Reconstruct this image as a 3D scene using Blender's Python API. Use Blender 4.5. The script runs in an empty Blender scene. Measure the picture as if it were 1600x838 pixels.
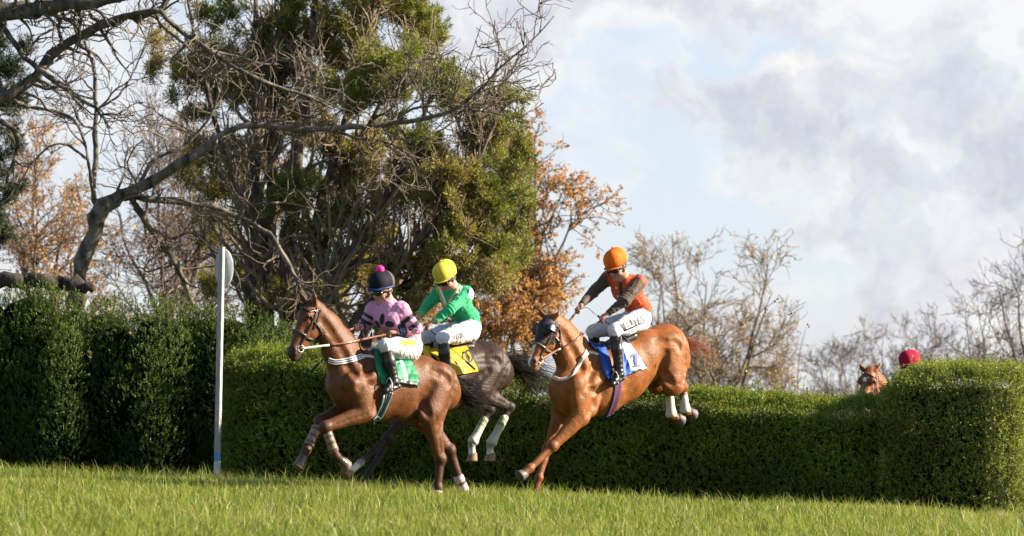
import bpy, math, random
import numpy as np
R_ = math.radians
C = bpy.context.scene.collection
SC = bpy.context.scene

# ------------------------------------------------------------------ camera, sky, sun, exposure
F_PX, HOR, ZC = 4900.0, 610.0, 1.0
cam_d = bpy.data.cameras.new("camera"); cam = bpy.data.objects.new("camera", cam_d); C.objects.link(cam)
cam.location = (0, 0, ZC); cam.rotation_euler = (R_(90), 0, 0)
cam_d.sensor_width = 36.0; cam_d.lens = 36.0 * F_PX / 1600.0
cam_d.shift_y = (HOR - 419.0) / 1600.0
cam_d.clip_start = 0.5; cam_d.clip_end = 4000
cam_d.dof.use_dof = True; cam_d.dof.focus_distance = 34.3; cam_d.dof.aperture_fstop = 3.2
SC.camera = cam

SUN_EL, SUN_AZ = R_(25), R_(89)          # azimuth clockwise from +Y (towards +X)
sund = np.array([math.cos(SUN_EL)*math.sin(SUN_AZ), math.cos(SUN_EL)*math.cos(SUN_AZ), math.sin(SUN_EL)])
sl = bpy.data.lights.new("sun", 'SUN'); sl.energy = 5.0; sl.angle = R_(0.5); sl.color = (1.0, 0.88, 0.70)
so = bpy.data.objects.new("sun", sl); C.objects.link(so)
from mathutils import Vector
so.rotation_euler = Vector(sund).to_track_quat('Z', 'Y').to_euler()

SC.view_settings.view_transform = 'Standard'; SC.view_settings.look = 'None'
SC.view_settings.exposure = 1.85; SC.view_settings.gamma = 1.0
try: SC.view_settings.use_curve_mapping = False
except Exception: pass
SC.render.engine = 'CYCLES'
SC.cycles.use_denoising = True
SC.cycles.max_bounces = 6; SC.cycles.diffuse_bounces = 3; SC.cycles.glossy_bounces = 2
SC.cycles.transmission_bounces = 3; SC.cycles.caustics_reflective = False; SC.cycles.caustics_refractive = False
SC.cycles.sample_clamp_indirect = 6.0

def build_world():
    w = bpy.data.worlds.new("World"); SC.world = w; w.use_nodes = True
    nt = w.node_tree; nt.nodes.clear(); N = nt.nodes; L = nt.links
    def math_(op, a, b=None, c=None):
        n = N.new('ShaderNodeMath'); n.operation = op
        for i, v in enumerate((a, b, c)):
            if v is None: continue
            if isinstance(v, (int, float)): n.inputs[i].default_value = v
            else: L.new(v, n.inputs[i])
        return n.outputs[0]
    sky = N.new('ShaderNodeTexSky'); sky.sky_type = 'NISHITA'; sky.sun_disc = False
    sky.sun_elevation = SUN_EL; sky.sun_rotation = SUN_AZ; sky.air_density = 1.0; sky.dust_density = 0.6; sky.ozone_density = 2.0
    tc = N.new('ShaderNodeTexCoord'); d = tc.outputs['Generated']
    # warped direction for the cloud shapes
    nz = N.new('ShaderNodeTexNoise'); nz.inputs['Scale'].default_value = 26; nz.inputs['Detail'].default_value = 7; nz.inputs['Roughness'].default_value = .62
    L.new(d, nz.inputs['Vector'])
    sub = N.new('ShaderNodeVectorMath'); sub.operation = 'SUBTRACT'; L.new(nz.outputs['Color'], sub.inputs[0]); sub.inputs[1].default_value = (.5, .5, .5)
    sca = N.new('ShaderNodeVectorMath'); sca.operation = 'SCALE'; L.new(sub.outputs[0], sca.inputs[0]); sca.inputs['Scale'].default_value = .055
    wd = N.new('ShaderNodeVectorMath'); wd.operation = 'ADD'; L.new(d, wd.inputs[0]); L.new(sca.outputs[0], wd.inputs[1])
    def blob(px, py, rx, ry):
        s = N.new('ShaderNodeVectorMath'); s.operation = 'SUBTRACT'; L.new(wd.outputs[0], s.inputs[0])
        v = Vector(((px-800)/F_PX, 1, (HOR-py)/F_PX)).normalized(); s.inputs[1].default_value = v
        m = N.new('ShaderNodeVectorMath'); m.operation = 'MULTIPLY'; L.new(s.outputs[0], m.inputs[0])
        m.inputs[1].default_value = (F_PX/rx, 3.0, F_PX/ry)
        l = N.new('ShaderNodeVectorMath'); l.operation = 'LENGTH'; L.new(m.outputs[0], l.inputs[0])
        mr = N.new('ShaderNodeMapRange'); mr.interpolation_type = 'SMOOTHSTEP'
        L.new(l.outputs['Value'], mr.inputs['Value']); mr.inputs['From Min'].default_value = 1.12; mr.inputs['From Max'].default_value = .66
        return mr.outputs[0]
    def union(lst):
        o = lst[0]
        for b in lst[1:]: o = math_('MAXIMUM', o, b)
        return o
    # the heaped cloud on the right, the high veil at the top, low banks behind the trees
    heap = union([blob(1190, 150, 190, 75), blob(1330, 190, 210, 100), blob(1440, 300, 210, 120), blob(1500, 400, 190, 130), blob(1560, 240, 140, 110), blob(1420, 420, 90, 110), blob(1260, 235, 170, 80), blob(1500, 130, 200, 110), blob(1330, 330, 130, 80), blob(1570, 450, 160, 150)])
    high = union([blob(900, -20, 330, 110), blob(1500, 10, 330, 110), blob(760, 60, 160, 170), blob(1180, -40, 400, 90)])
    veil = union([blob(930, 250, 90, 90), blob(1240, 480, 150, 60), blob(1000, 120, 130, 60), blob(1120, 620, 420, 70), blob(1500, 560, 260, 80), blob(250, 330, 480, 420)])
    fine = N.new('ShaderNodeTexNoise'); fine.inputs['Scale'].default_value = 30; fine.inputs['Detail'].default_value = 8; fine.inputs['Roughness'].default_value = .6
    L.new(d, fine.inputs['Vector'])
    fn = N.new('ShaderNodeMapRange'); L.new(fine.outputs['Fac'], fn.inputs['Value']); fn.inputs['From Min'].default_value = .35; fn.inputs['From Max'].default_value = .68
    # all round the sky: broken cloud
    bg = N.new('ShaderNodeTexNoise'); bg.inputs['Scale'].default_value = 3.2; bg.inputs['Detail'].default_value = 6
    L.new(d, bg.inputs['Vector'])
    bm = N.new('ShaderNodeMapRange'); L.new(bg.outputs['Fac'], bm.inputs['Value']); bm.inputs['From Min'].default_value = .5; bm.inputs['From Max'].default_value = .75
    sx = N.new('ShaderNodeSeparateXYZ'); L.new(d, sx.inputs[0])
    front = N.new('ShaderNodeMapRange'); L.new(sx.outputs['Y'], front.inputs['Value']); front.inputs['From Min'].default_value = .93; front.inputs['From Max'].default_value = .80
    around = math_('MULTIPLY', math_('MULTIPLY', bm.outputs[0], front.outputs[0]), .25)
    hz = math_('MULTIPLY', heap, math_('ADD', math_('MULTIPLY', fn.outputs[0], .5), .55))
    hi = math_('MULTIPLY', high, .85)
    ve = math_('MULTIPLY', veil, math_('ADD', math_('MULTIPLY', fn.outputs[0], .55), .15))
    mask = math_('MINIMUM', math_('MAXIMUM', math_('MAXIMUM', hz, hi), math_('MAXIMUM', ve, around)), 1.0)
    # billows: the same noise read a little way towards the light gives lit and shaded sides of the cloud heads
    def cn(off, sc, det):
        v = N.new('ShaderNodeVectorMath'); v.operation = 'ADD'; L.new(wd.outputs[0], v.inputs[0]); v.inputs[1].default_value = off
        n = N.new('ShaderNodeTexNoise'); n.inputs['Scale'].default_value = sc; n.inputs['Detail'].default_value = det; n.inputs['Roughness'].default_value = .56; L.new(v.outputs[0], n.inputs['Vector']); return n.outputs['Fac']
    relief = math_('SUBTRACT', cn((0, 0, 0), 21, 7), cn((.006, 0, .011), 21, 7))
    broad = cn((.3, .1, .2), 11, 3)
    core = union([blob(1130, 160, 130, 55), blob(1260, 190, 190, 62), blob(1420, 330, 130, 90), blob(1480, 430, 150, 70), blob(1540, 280, 90, 70)])
    val = math_('ADD', math_('MULTIPLY', relief, 3.6), math_('SUBTRACT', .98, math_('MULTIPLY', broad, .50)))
    val = math_('SUBTRACT', val, math_('MULTIPLY', core, .30))
    cr = N.new('ShaderNodeValToRGB'); e = cr.color_ramp.elements
    e[0].position = .05; e[0].color = (.68, .68, .77, 1); e[1].position = .95; e[1].color = (1.05, 1.04, 1.03, 1)
    m_ = cr.color_ramp.elements.new(.45); m_.color = (.84, .835, .89, 1); m2 = cr.color_ramp.elements.new(.70); m2.color = (.93, .93, .96, 1)
    L.new(val, cr.inputs['Fac'])
    # pale thin haze of the low autumn sky over the Nishita blue
    b1 = N.new('ShaderNodeBackground'); L.new(sky.outputs[0], b1.inputs['Color']); b1.inputs['Strength'].default_value = 0.06
    b2 = N.new('ShaderNodeBackground'); L.new(cr.outputs[0], b2.inputs['Color']); b2.inputs['Strength'].default_value = 0.255
    b3 = N.new('ShaderNodeBackground'); b3.inputs['Color'].default_value = (.75, .82, .97, 1); b3.inputs['Strength'].default_value = 0.265
    tv = N.new('ShaderNodeMixShader'); L.new(math_('SUBTRACT', .72, math_('MULTIPLY', front.outputs[0], .68)), tv.inputs[0]); L.new(b1.outputs[0], tv.inputs[1]); L.new(b3.outputs[0], tv.inputs[2])
    mx = N.new('ShaderNodeMixShader'); L.new(mask, mx.inputs[0]); L.new(tv.outputs[0], mx.inputs[1]); L.new(b2.outputs[0], mx.inputs[2])
    out = N.new('ShaderNodeOutputWorld'); L.new(mx.outputs[0], out.inputs[0])
build_world()

# ------------------------------------------------------------------ helpers
V3 = lambda *a: np.array(a, float)
def lerp(a, b, t): return a+(b-a)*t
def at(px, py, Y): return np.array([(px-800.0)/F_PX*Y, Y, ZC+(HOR-py)/F_PX*Y])
def unit(v): v = np.asarray(v, float); return v/(np.linalg.norm(v, axis=-1, keepdims=True)+1e-12)
def gz(x, y):
    x = np.asarray(x, float); y = np.asarray(y, float)
    z = -0.195 - 0.042*np.clip(x, -14, 14) - np.clip(0.03*(y-34.0), 0, 2.6)
    return z + 0.018*np.sin(x*1.7+.4*y)*np.sin(y*1.1+1.3) + .012*np.sin(x*4.1+2)*np.cos(y*3.3)

def mk_mesh(name, V, faces, col=None, smooth=True):
    """faces: list of int arrays (n,k)"""
    me = bpy.data.meshes.new(name)
    V = np.asarray(V, np.float32); me.vertices.add(len(V)); me.vertices.foreach_set('co', V.ravel())
    fl = [np.asarray(f, np.int32) for f in faces if len(f)]
    if not fl: return me
    tot = sum(f.size for f in fl); nf = sum(len(f) for f in fl)
    me.loops.add(tot); me.polygons.add(nf)
    me.loops.foreach_set('vertex_index', np.concatenate([f.ravel() for f in fl]))
    sizes = np.concatenate([np.full(len(f), f.shape[1], np.int32) for f in fl])
    st = np.zeros(nf, np.int32); st[1:] = np.cumsum(sizes)[:-1]
    me.polygons.foreach_set('loop_start', st)
    me.polygons.foreach_set('use_smooth', np.full(nf, smooth, bool))
    if col is not None:
        a = me.color_attributes.new('col', 'FLOAT_COLOR', 'POINT')
        c = np.ones((len(V), 4), np.float32); c[:, :3] = col; a.data.foreach_set('color', c.ravel())
    me.update(calc_edges=True); me.validate()
    return me
def obj(name, me, mat=None, parent=None):
    o = bpy.data.objects.new(name, me); C.objects.link(o)
    if mat: me.materials.append(mat)
    if parent is not None:
        o.parent = parent
        p = parent; loc = Vector((0, 0, 0))
        while p is not None: loc += p.location; p = p.parent
        o.location = -loc
    return o
def empty(name, loc, label=None, cat=None, group=None):
    o = bpy.data.objects.new(name, None); C.objects.link(o); o.location = Vector(loc); o.empty_display_size = .2
    return tag(o, label, cat, group)
def tag(o, label=None, cat=None, group=None, kind=None):
    if label: o['label'] = label
    if cat: o['category'] = cat
    if group: o['group'] = group
    if kind: o['kind'] = kind
    return o
def sub(name, me, mat, parent):
    """sub-part: mesh already in world space, parent is a part that sits at minus the thing's location"""
    o = bpy.data.objects.new(name, me); C.objects.link(o); me.materials.append(mat); o.parent = parent
    return o

class Buf:
    def __init__(s): s.V = []; s.F = {}; s.Cc = []; s.n = 0
    def add(s, V, faces, col=(1, 1, 1)):
        V = np.asarray(V, float).reshape(-1, 3)
        for f in faces:
            f = np.asarray(f)
            if len(f): s.F.setdefault(f.shape[1], []).append(f+s.n)
        s.V.append(V); c = np.empty((len(V), 3)); c[:] = col; s.Cc.append(c); s.n += len(V)
    def mesh(s, name, smooth=True):
        return mk_mesh(name, np.concatenate(s.V), [np.concatenate(v) for v in s.F.values()], np.concatenate(s.Cc), smooth)

def catmull(P, m):
    P = np.asarray(P, float); n = len(P)
    if n == 2:
        t = np.linspace(0, 1, m)[:, None]; return P[0]*(1-t)+P[1]*t
    Q = np.vstack([2*P[0]-P[1], P, 2*P[-1]-P[-2]])
    u = np.linspace(0, n-1-1e-9, m); i = u.astype(int); t = (u-i)[:, None]
    a, b, c, d = Q[i], Q[i+1], Q[i+2], Q[i+3]
    return .5*((2*b)+(c-a)*t+(2*a-5*b+4*c-d)*t*t+(3*b-a-3*c+d)*t**3)

def tubes(P, R, k=5, col=(1, 1, 1), cap=True):
    """P (N,m,3), R (N,m) -> verts, quads, cols : a batch of tapered tubes"""
    P = np.asarray(P, float); R = np.asarray(R, float); N, m, _ = P.shape
    T = np.empty_like(P); T[:, 1:-1] = P[:, 2:]-P[:, :-2]; T[:, 0] = P[:, 1]-P[:, 0]; T[:, -1] = P[:, -1]-P[:, -2]
    T = unit(T)
    main = unit(P[:, -1]-P[:, 0]+1e-9)
    ref = np.where(np.abs(main[:, 2:3]) < .8, [[0., 0, 1]], [[1., 0.1, 0]])
    ref = np.repeat(ref[:, None], m, 1)
    A = unit(np.cross(T, ref)); B = np.cross(T, A)
    th = np.arange(k)*2*np.pi/k
    ring = P[:, :, None]+R[:, :, None, None]*(A[:, :, None]*np.cos(th)[None, None, :, None]+B[:, :, None]*np.sin(th)[None, None, :, None])
    idx = np.arange(N*m*k).reshape(N, m, k)
    a = idx[:, :-1]; b = idx[:, 1:]
    q = np.stack([a, np.roll(a, -1, 2), np.roll(b, -1, 2), b], -1).reshape(-1, 4)
    caps = [q]
    if cap and k > 3:
        caps.append(idx[:, 0, ::-1]); caps.append(idx[:, -1])
    elif cap:
        caps.append(idx[:, -1]); caps.append(idx[:, 0, ::-1])
    return ring.reshape(-1, 3), caps
def tube1(buf, pts, radii, m=24, k=8, col=(1, 1, 1)):
    P = catmull(pts, m); n = len(radii) if hasattr(radii, '__len__') else 1
    R = np.interp(np.linspace(0, 1, m), np.linspace(0, 1, n), radii) if n > 1 else np.full(m, radii if n == 1 and not hasattr(radii, '__len__') else radii[0])
    buf.add(*tubes(P[None], R[None], k), col=col)

def vnoise(P, scale, seed=0):
    """cheap smooth pseudo noise in -1..1"""
    rs = np.random.RandomState(seed); out = 0; amp = 0
    for i in range(5):
        k = rs.normal(size=3)*scale*(1+.35*i); ph = rs.rand()*6.28; a = 1/(1+.3*i)
        out = out+a*np.sin(P@k+ph+1.3*np.sin(P@(rs.normal(size=3)*scale*.6)+ph)); amp += a
    return out/amp

# ------------------------------------------------------------------ materials
def mat_nodes(name):
    m = bpy.data.materials.new(name); m.use_nodes = True; nt = m.node_tree
    b = nt.nodes['Principled BSDF']; return m, nt, b
def mat_col(name, rough=.6, spec=.4, vary=.25, nscale=30., bump=0., bscale=60., sheen=0., coat=0., metallic=0., stretch=None, bdetail=4, base=None):
    """vertex colour times noise, with bump"""
    m, nt, b = mat_nodes(name); N, L = nt.nodes, nt.links
    if base is None:
        at_ = N.new('ShaderNodeAttribute'); at_.attribute_name = 'col'; src = at_.outputs['Color']
    else:
        rg = N.new('ShaderNodeRGB'); rg.outputs[0].default_value = (*base, 1); src = rg.outputs[0]
    tc = N.new('ShaderNodeTexCoord'); vec = tc.outputs['Object']
    if stretch:
        mp = N.new('ShaderNodeMapping'); mp.inputs['Scale'].default_value = stretch; L.new(vec, mp.inputs[0]); vec = mp.outputs[0]
    nz = N.new('ShaderNodeTexNoise'); nz.inputs['Scale'].default_value = nscale; nz.inputs['Detail'].default_value = 5; L.new(vec, nz.inputs['Vector'])
    mr = N.new('ShaderNodeMapRange'); L.new(nz.outputs['Fac'], mr.inputs['Value']); mr.inputs['From Min'].default_value = .3; mr.inputs['From Max'].default_value = .7
    mr.inputs['To Min'].default_value = 1-vary; mr.inputs['To Max'].default_value = 1+vary
    mu = N.new('ShaderNodeVectorMath'); mu.operation = 'SCALE'; L.new(src, mu.inputs[0]); L.new(mr.outputs[0], mu.inputs['Scale'])
    L.new(mu.outputs[0], b.inputs['Base Color'])
    b.inputs['Roughness'].default_value = rough; b.inputs['Specular IOR Level'].default_value = spec; b.inputs['Metallic'].default_value = metallic
    b.inputs['Sheen Weight'].default_value = sheen; b.inputs['Coat Weight'].default_value = coat; b.inputs['Coat Roughness'].default_value = .25
    if bump:
        n2 = N.new('ShaderNodeTexNoise'); n2.inputs['Scale'].default_value = bscale; n2.inputs['Detail'].default_value = bdetail; L.new(vec, n2.inputs['Vector'])
        bp = N.new('ShaderNodeBump'); bp.inputs['Strength'].default_value = bump; bp.inputs['Distance'].default_value = .02; L.new(n2.outputs['Fac'], bp.inputs['Height'])
        L.new(bp.outputs[0], b.inputs['Normal'])
    return m
def mat_leaf(name, rough=.45, spec=.35, trans=.35, tint=(1.25, 1.3, .5)):
    m, nt, b = mat_nodes(name); N, L = nt.nodes, nt.links
    at_ = N.new('ShaderNodeAttribute'); at_.attribute_name = 'col'
    L.new(at_.outputs['Color'], b.inputs['Base Color']); b.inputs['Roughness'].default_value = rough; b.inputs['Specular IOR Level'].default_value = spec
    t = N.new('ShaderNodeBsdfTranslucent'); mu = N.new('ShaderNodeVectorMath'); mu.operation = 'MULTIPLY'
    L.new(at_.outputs['Color'], mu.inputs[0]); mu.inputs[1].default_value = tint; L.new(mu.outputs[0], t.inputs['Color'])
    mx = N.new('ShaderNodeMixShader'); mx.inputs[0].default_value = trans
    L.new(b.outputs[0], mx.inputs[1]); L.new(t.outputs[0], mx.inputs[2])
    L.new(mx.outputs[0], nt.nodes['Material Output'].inputs[0]); return m
M = {}
M['coat'] = mat_col('horse_coat', .50, .20, .26, 13., .30, 48., coat=.0)
M['hair'] = mat_col('horse_hair', .6, .15, .3, 20.)
M['skin'] = mat_col('skin', .5, .4, .08, 30., .04, 80.)
M['silk'] = mat_col('silk', .65, .22, .05, 8., .35, 11., bdetail=3, sheen=.15)
M['nylon'] = mat_col('breeches_cloth', .6, .35, .05, 8., .40, 14., bdetail=3)
M['cloth'] = mat_col('cloth', .6, .35, .08, 8., .35, 13., bdetail=3)
M['leather'] = mat_col('leather', .33, .5, .25, 25., .15, 60.)
M['gloss'] = mat_col('gloss', .18, .6, .05, 25.)
M['helmet'] = mat_col('helmet_cloth', .78, .14, .06, 30., .12, 40.)
M['hoof'] = mat_col('hoof_horn', .55, .4, .3, 40., .2, 60.)
M['bark'] = mat_col('bark', .95, .05, .75, 9., 1., 14., stretch=(1, 1, .45), bdetail=8)
M['twig'] = mat_col('twig_bark', .95, .05, .35, 6.)
M['leaf'] = mat_leaf('leaf', .40, .30, .30)
M['hedgeleaf'] = mat_leaf('hedge_leaf', .48, .22, .24)
M['autumn'] = mat_leaf('autumn_leaf', .6, .2, .40, (1.2, 1.05, .7))
M['needle'] = mat_leaf('needle', .6, .2, .25, (1.2, 1.2, .6))
M['grass'] = mat_leaf('grass_blade', .5, .3, .42, (1.15, 1.2, .55))
M['post'] = mat_col('white_paint', .7, .3, .30, 14., .2, 40., stretch=(3, 3, .4))
M['letter'] = mat_col('print', .6, .3, .05)

# ------------------------------------------------------------------ signed-distance bodies
class Prim:
    __slots__ = ('a', 'b', 'ra', 'rb', 'lat', 'w', 'k', 'col')
    def __init__(s, a, b, ra, rb, lat=None, w=1., k=.03, col=(1, 1, 1)):
        s.a = np.asarray(a, float); s.b = np.asarray(b, float); s.ra = ra; s.rb = rb; s.lat = lat; s.w = w; s.k = k; s.col = np.asarray(col, float)
    def d(s, P):
        ab = s.b-s.a; L2 = float(ab@ab); q = P-s.a
        if L2 > 1e-10:
            t = np.clip((q@ab)/L2, 0, 1); q = q-t[..., None]*ab; r = s.ra+(s.rb-s.ra)*t
        else: r = s.ra
        q2 = np.einsum('...i,...i->...', q, q)
        if s.lat is None or s.w == 1.: return np.sqrt(q2)-r
        u = (q@s.lat)**2; v = np.maximum(q2-u, 0); rw = r*s.w
        k0 = np.sqrt(v/r**2+u/rw**2)+1e-6; k1 = np.sqrt(v/r**4+u/rw**4)+1e-6
        return k0*(k0-1)/k1
def smin(a, b, k):
    h = np.maximum(k-np.abs(a-b), 0)/k
    return np.minimum(a, b)-h*h*k*.25
class Body:
    def __init__(s): s.p = []; s.cut = []; s.gr = []
    def add(s, a, b, ra, rb=None, lat=None, w=1., k=.03, col=(1, 1, 1)): s.p.append(Prim(a, b, ra, ra if rb is None else rb, lat, w, k, col))
    def sd(s, P):
        f = np.full(P.shape[:-1], 9.)
        for p in s.p: f = smin(f, p.d(P), p.k)
        for p in s.gr: f = -smin(-f, p.d(P), p.k)
        for (o, n) in s.cut: f = np.maximum(f, (P-o)@n)
        return f
    def grad(s, P, e=.004):
        g = np.stack([s.sd(P+np.eye(3)[i]*e)-s.sd(P-np.eye(3)[i]*e) for i in range(3)], -1)
        return unit(g)
    def groove(s, pts, inward, r=.03, out=.018, k=.045, m=6):
        """a soft furrow pressed into the surface under the polyline pts, found by marching along inward"""
        P = catmull(pts, m); t = np.zeros(m)
        for _ in range(40): t = t+np.clip(s.sd(P+inward*t[:, None]), -.05, .05)*.8
        P = P+inward*(t-out)[:, None]; s.pend.extend(Prim(a, b, r, r, k=k) for a, b in zip(P[:-1], P[1:]))
    pend = None
    def project(s, P, off=0., it=6):
        P = np.array(P, float)
        for _ in range(it): P = P-(s.sd(P)-off)[..., None]*s.grad(P)*.9
        return P
    def cast(s, pxy, off=.004, Y0=29., reach=10.):
        """where the view lines through (px,py) meet the surface (offset)"""
        pxy = np.asarray(pxy, float); O = at2(pxy, np.full(pxy.shape[:-1], Y0)); D = unit(O-V3(0, 0, ZC))
        t = np.zeros(pxy.shape[:-1]); bt = t.copy(); bd = np.full(t.shape, 9.)
        for _ in range(90):
            d = s.sd(O+D*t[..., None])-off
            nb = d < bd; bd = np.where(nb, d, bd); bt = np.where(nb, t, bt)
            t = np.where(bd < .0008, t, np.minimum(t+np.maximum(d, .002)*.8, reach))
        P = O+D*bt[..., None]
        return s.project(P, off, 4)
    def build(s, name, vox, smooth=2, colfn=None, disp=None, sharp=.012):
        lo = np.min([np.minimum(p.a, p.b)-max(p.ra, p.rb)*max(1, p.w) for p in s.p], 0)-3*vox
        hi = np.max([np.maximum(p.a, p.b)+max(p.ra, p.rb)*max(1, p.w) for p in s.p], 0)+3*vox
        n = np.ceil((hi-lo)/vox).astype(int)+1
        f = np.full(n, 1., np.float32)
        ax = [lo[i]+vox*np.arange(n[i]) for i in range(3)]
        for p in s.p:
            mg = max(p.ra, p.rb)*max(1, p.w)+p.k+2*vox
            i0 = np.maximum(((np.minimum(p.a, p.b)-mg-lo)/vox).astype(int), 0); i1 = np.minimum(((np.maximum(p.a, p.b)+mg-lo)/vox).astype(int)+2, n)
            sl = tuple(slice(i0[i], i1[i]) for i in range(3))
            P = np.stack(np.meshgrid(*[ax[i][sl[i]] for i in range(3)], indexing='ij'), -1)
            f[sl] = smin(f[sl], p.d(P), p.k)
        for p in s.gr:
            mg = p.ra+p.k+2*vox
            i0 = np.maximum(((np.minimum(p.a, p.b)-mg-lo)/vox).astype(int), 0); i1 = np.minimum(((np.maximum(p.a, p.b)+mg-lo)/vox).astype(int)+2, n)
            if (i1 <= i0).any(): continue
            sl = tuple(slice(i0[i], i1[i]) for i in range(3)); P = np.stack(np.meshgrid(*[ax[i][sl[i]] for i in range(3)], indexing='ij'), -1)
            f[sl] = -smin(-f[sl], p.d(P), p.k)
        if s.cut or disp:
            near = np.argwhere(np.abs(f) < 6*vox) if not s.cut else np.argwhere(f < 6*vox)
            P = lo+near*vox; v = f[tuple(near.T)]
            if disp: v = v+disp(P)
            for (o, nn) in s.cut: v = np.maximum(v, (P-o)@nn)
            f[tuple(near.T)] = v
        Vv, Q = surface_nets(f, lo, vox)
        for _ in range(smooth): Vv = laplace(Vv, Q, .5)
        cols = np.ones((len(Vv), 3))
        W = np.zeros(len(Vv)); A = np.zeros((len(Vv), 3))
        for p in s.p:
            wgt = np.exp(-np.clip(p.d(Vv), -.03, 1)/sharp); W += wgt; A += wgt[:, None]*p.col
        cols = A/(W[:, None]+1e-20)
        if colfn: cols = colfn(Vv, cols)
        return mk_mesh(name, Vv, [Q], cols)
def at2(pxy, Y):
    return np.stack([(pxy[..., 0]-800)/F_PX*Y, Y, ZC+(HOR-pxy[..., 1])/F_PX*Y], -1)
def surface_nets(f, lo, vox):
    n = np.array(f.shape); s = f < 0
    c = np.zeros(n-1, np.int8)
    sl = lambda d: tuple(slice(d[i], n[i]-1+d[i]) for i in range(3))
    corners = [(i, j, k) for i in (0, 1) for j in (0, 1) for k in (0, 1)]
    for d in corners: c += s[sl(d)]
    act = (c > 0) & (c < 8)
    cells = np.argwhere(act); ids = np.full(n-1, -1, np.int64); ids[act] = np.arange(len(cells))
    val = {d: f[tuple((cells+np.array(d)).T)].astype(float) for d in corners}
    S = np.zeros((len(cells), 3)); cnt = np.zeros(len(cells))
    for d in corners:
        for axx in range(3):
            if d[axx]: continue
            e = list(d); e[axx] = 1; e = tuple(e)
            a, b = val[d], val[e]; m = (a < 0) != (b < 0)
            t = np.where(m, a/np.where(m, a-b, 1), 0)
            p = np.array(d, float)+0*t[:, None]; p[:, axx] += t
            S[m] += p[m]; cnt[m] += 1
    Vv = lo+vox*(cells+S/cnt[:, None])
    Q = []
    for axx in range(3):
        b_, c_ = [(1, 2), (2, 0), (0, 1)][axx]
        s0 = [slice(None)]*3; s1 = [slice(None)]*3; s0[axx] = slice(0, -1); s1[axx] = slice(1, None)
        s0[b_] = s1[b_] = slice(1, -1); s0[c_] = s1[c_] = slice(1, -1)
        A = s[tuple(s0)]; B = s[tuple(s1)]; off = np.zeros(3, int); off[b_] = 1; off[c_] = 1
        for pos, m in ((True, A & ~B), (False, ~A & B)):
            e = np.argwhere(m)+off
            if not len(e): continue
            def cid(db, dc):
                g = e.copy(); g[:, b_] += db; g[:, c_] += dc; return ids[tuple(g.T)]
            q = np.stack([cid(-1, -1), cid(0, -1), cid(0, 0), cid(-1, 0)], 1)
            Q.append(q if pos else q[:, ::-1])
    return Vv, np.concatenate(Q)
def laplace(Vv, Q, lam):
    A = np.zeros_like(Vv); n = np.zeros(len(Vv))
    for i in range(4):
        a, b = Q[:, i], Q[:, (i+1) % 4]
        for d in range(3):
            A[:, d] += np.bincount(a, Vv[b, d], len(Vv))
        n += np.bincount(a, minlength=len(Vv))
        for d in range(3):
            A[:, d] += np.bincount(b, Vv[a, d], len(Vv))
        n += np.bincount(b, minlength=len(Vv))
    return Vv*(1-lam)+lam*A/np.maximum(n, 1)[:, None]

class Plane:
    """the upright mid-plane of an animal: reads a point of the photograph as a point at lateral offset l from it"""
    def __init__(s, px, Y, yaw):
        s.o = at(px, HOR, Y); s.f = V3(-math.cos(yaw), -math.sin(yaw), 0); s.n = V3(math.sin(yaw), -math.cos(yaw), 0); s.Y = Y; s.sc = F_PX/Y
    def pt(s, px, py, l=0.):
        D = V3((px-800)/F_PX, 1, (HOR-py)/F_PX); q = s.o+l*s.n-V3(0, 0, ZC); q[2] = 0
        t = (q@s.n)/(D@s.n); return V3(0, 0, ZC)+D*t
    def __call__(s, t): return s.pt(*t)
UP = V3(0, 0, 1)

def strap(buf, P, Nrm, width, thick=.006, col=(.1, .1, .1), stripes=None):
    """a flat band along P with surface normals Nrm"""
    P = np.asarray(P); T = np.gradient(P, axis=0); T = unit(T); S = unit(np.cross(Nrm, T)); m = len(P); w = np.broadcast_to(np.asarray(width, float)/2, (m,))[:, None]
    if stripes is None:
        us = [-1, 1]; cs = [col]
    else:
        us = np.linspace(-1, 1, len(stripes)+1); cs = stripes
    for i, c in enumerate(cs):
        u0, u1 = us[i], us[i+1]
        rows = np.stack([P+S*w*u0-Nrm*thick*.5, P+S*w*u0+Nrm*thick, P+S*w*u1+Nrm*thick, P+S*w*u1-Nrm*thick*.5], 1)
        idx = np.arange(m*4).reshape(m, 4); a, b = idx[:-1], idx[1:]
        q = np.stack([a, np.roll(a, -1, 1), np.roll(b, -1, 1), b], -1).reshape(-1, 4)
        buf.add(rows.reshape(-1, 3), [q[:, ::-1], idx[:1], idx[-1:, ::-1]], c)
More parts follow.
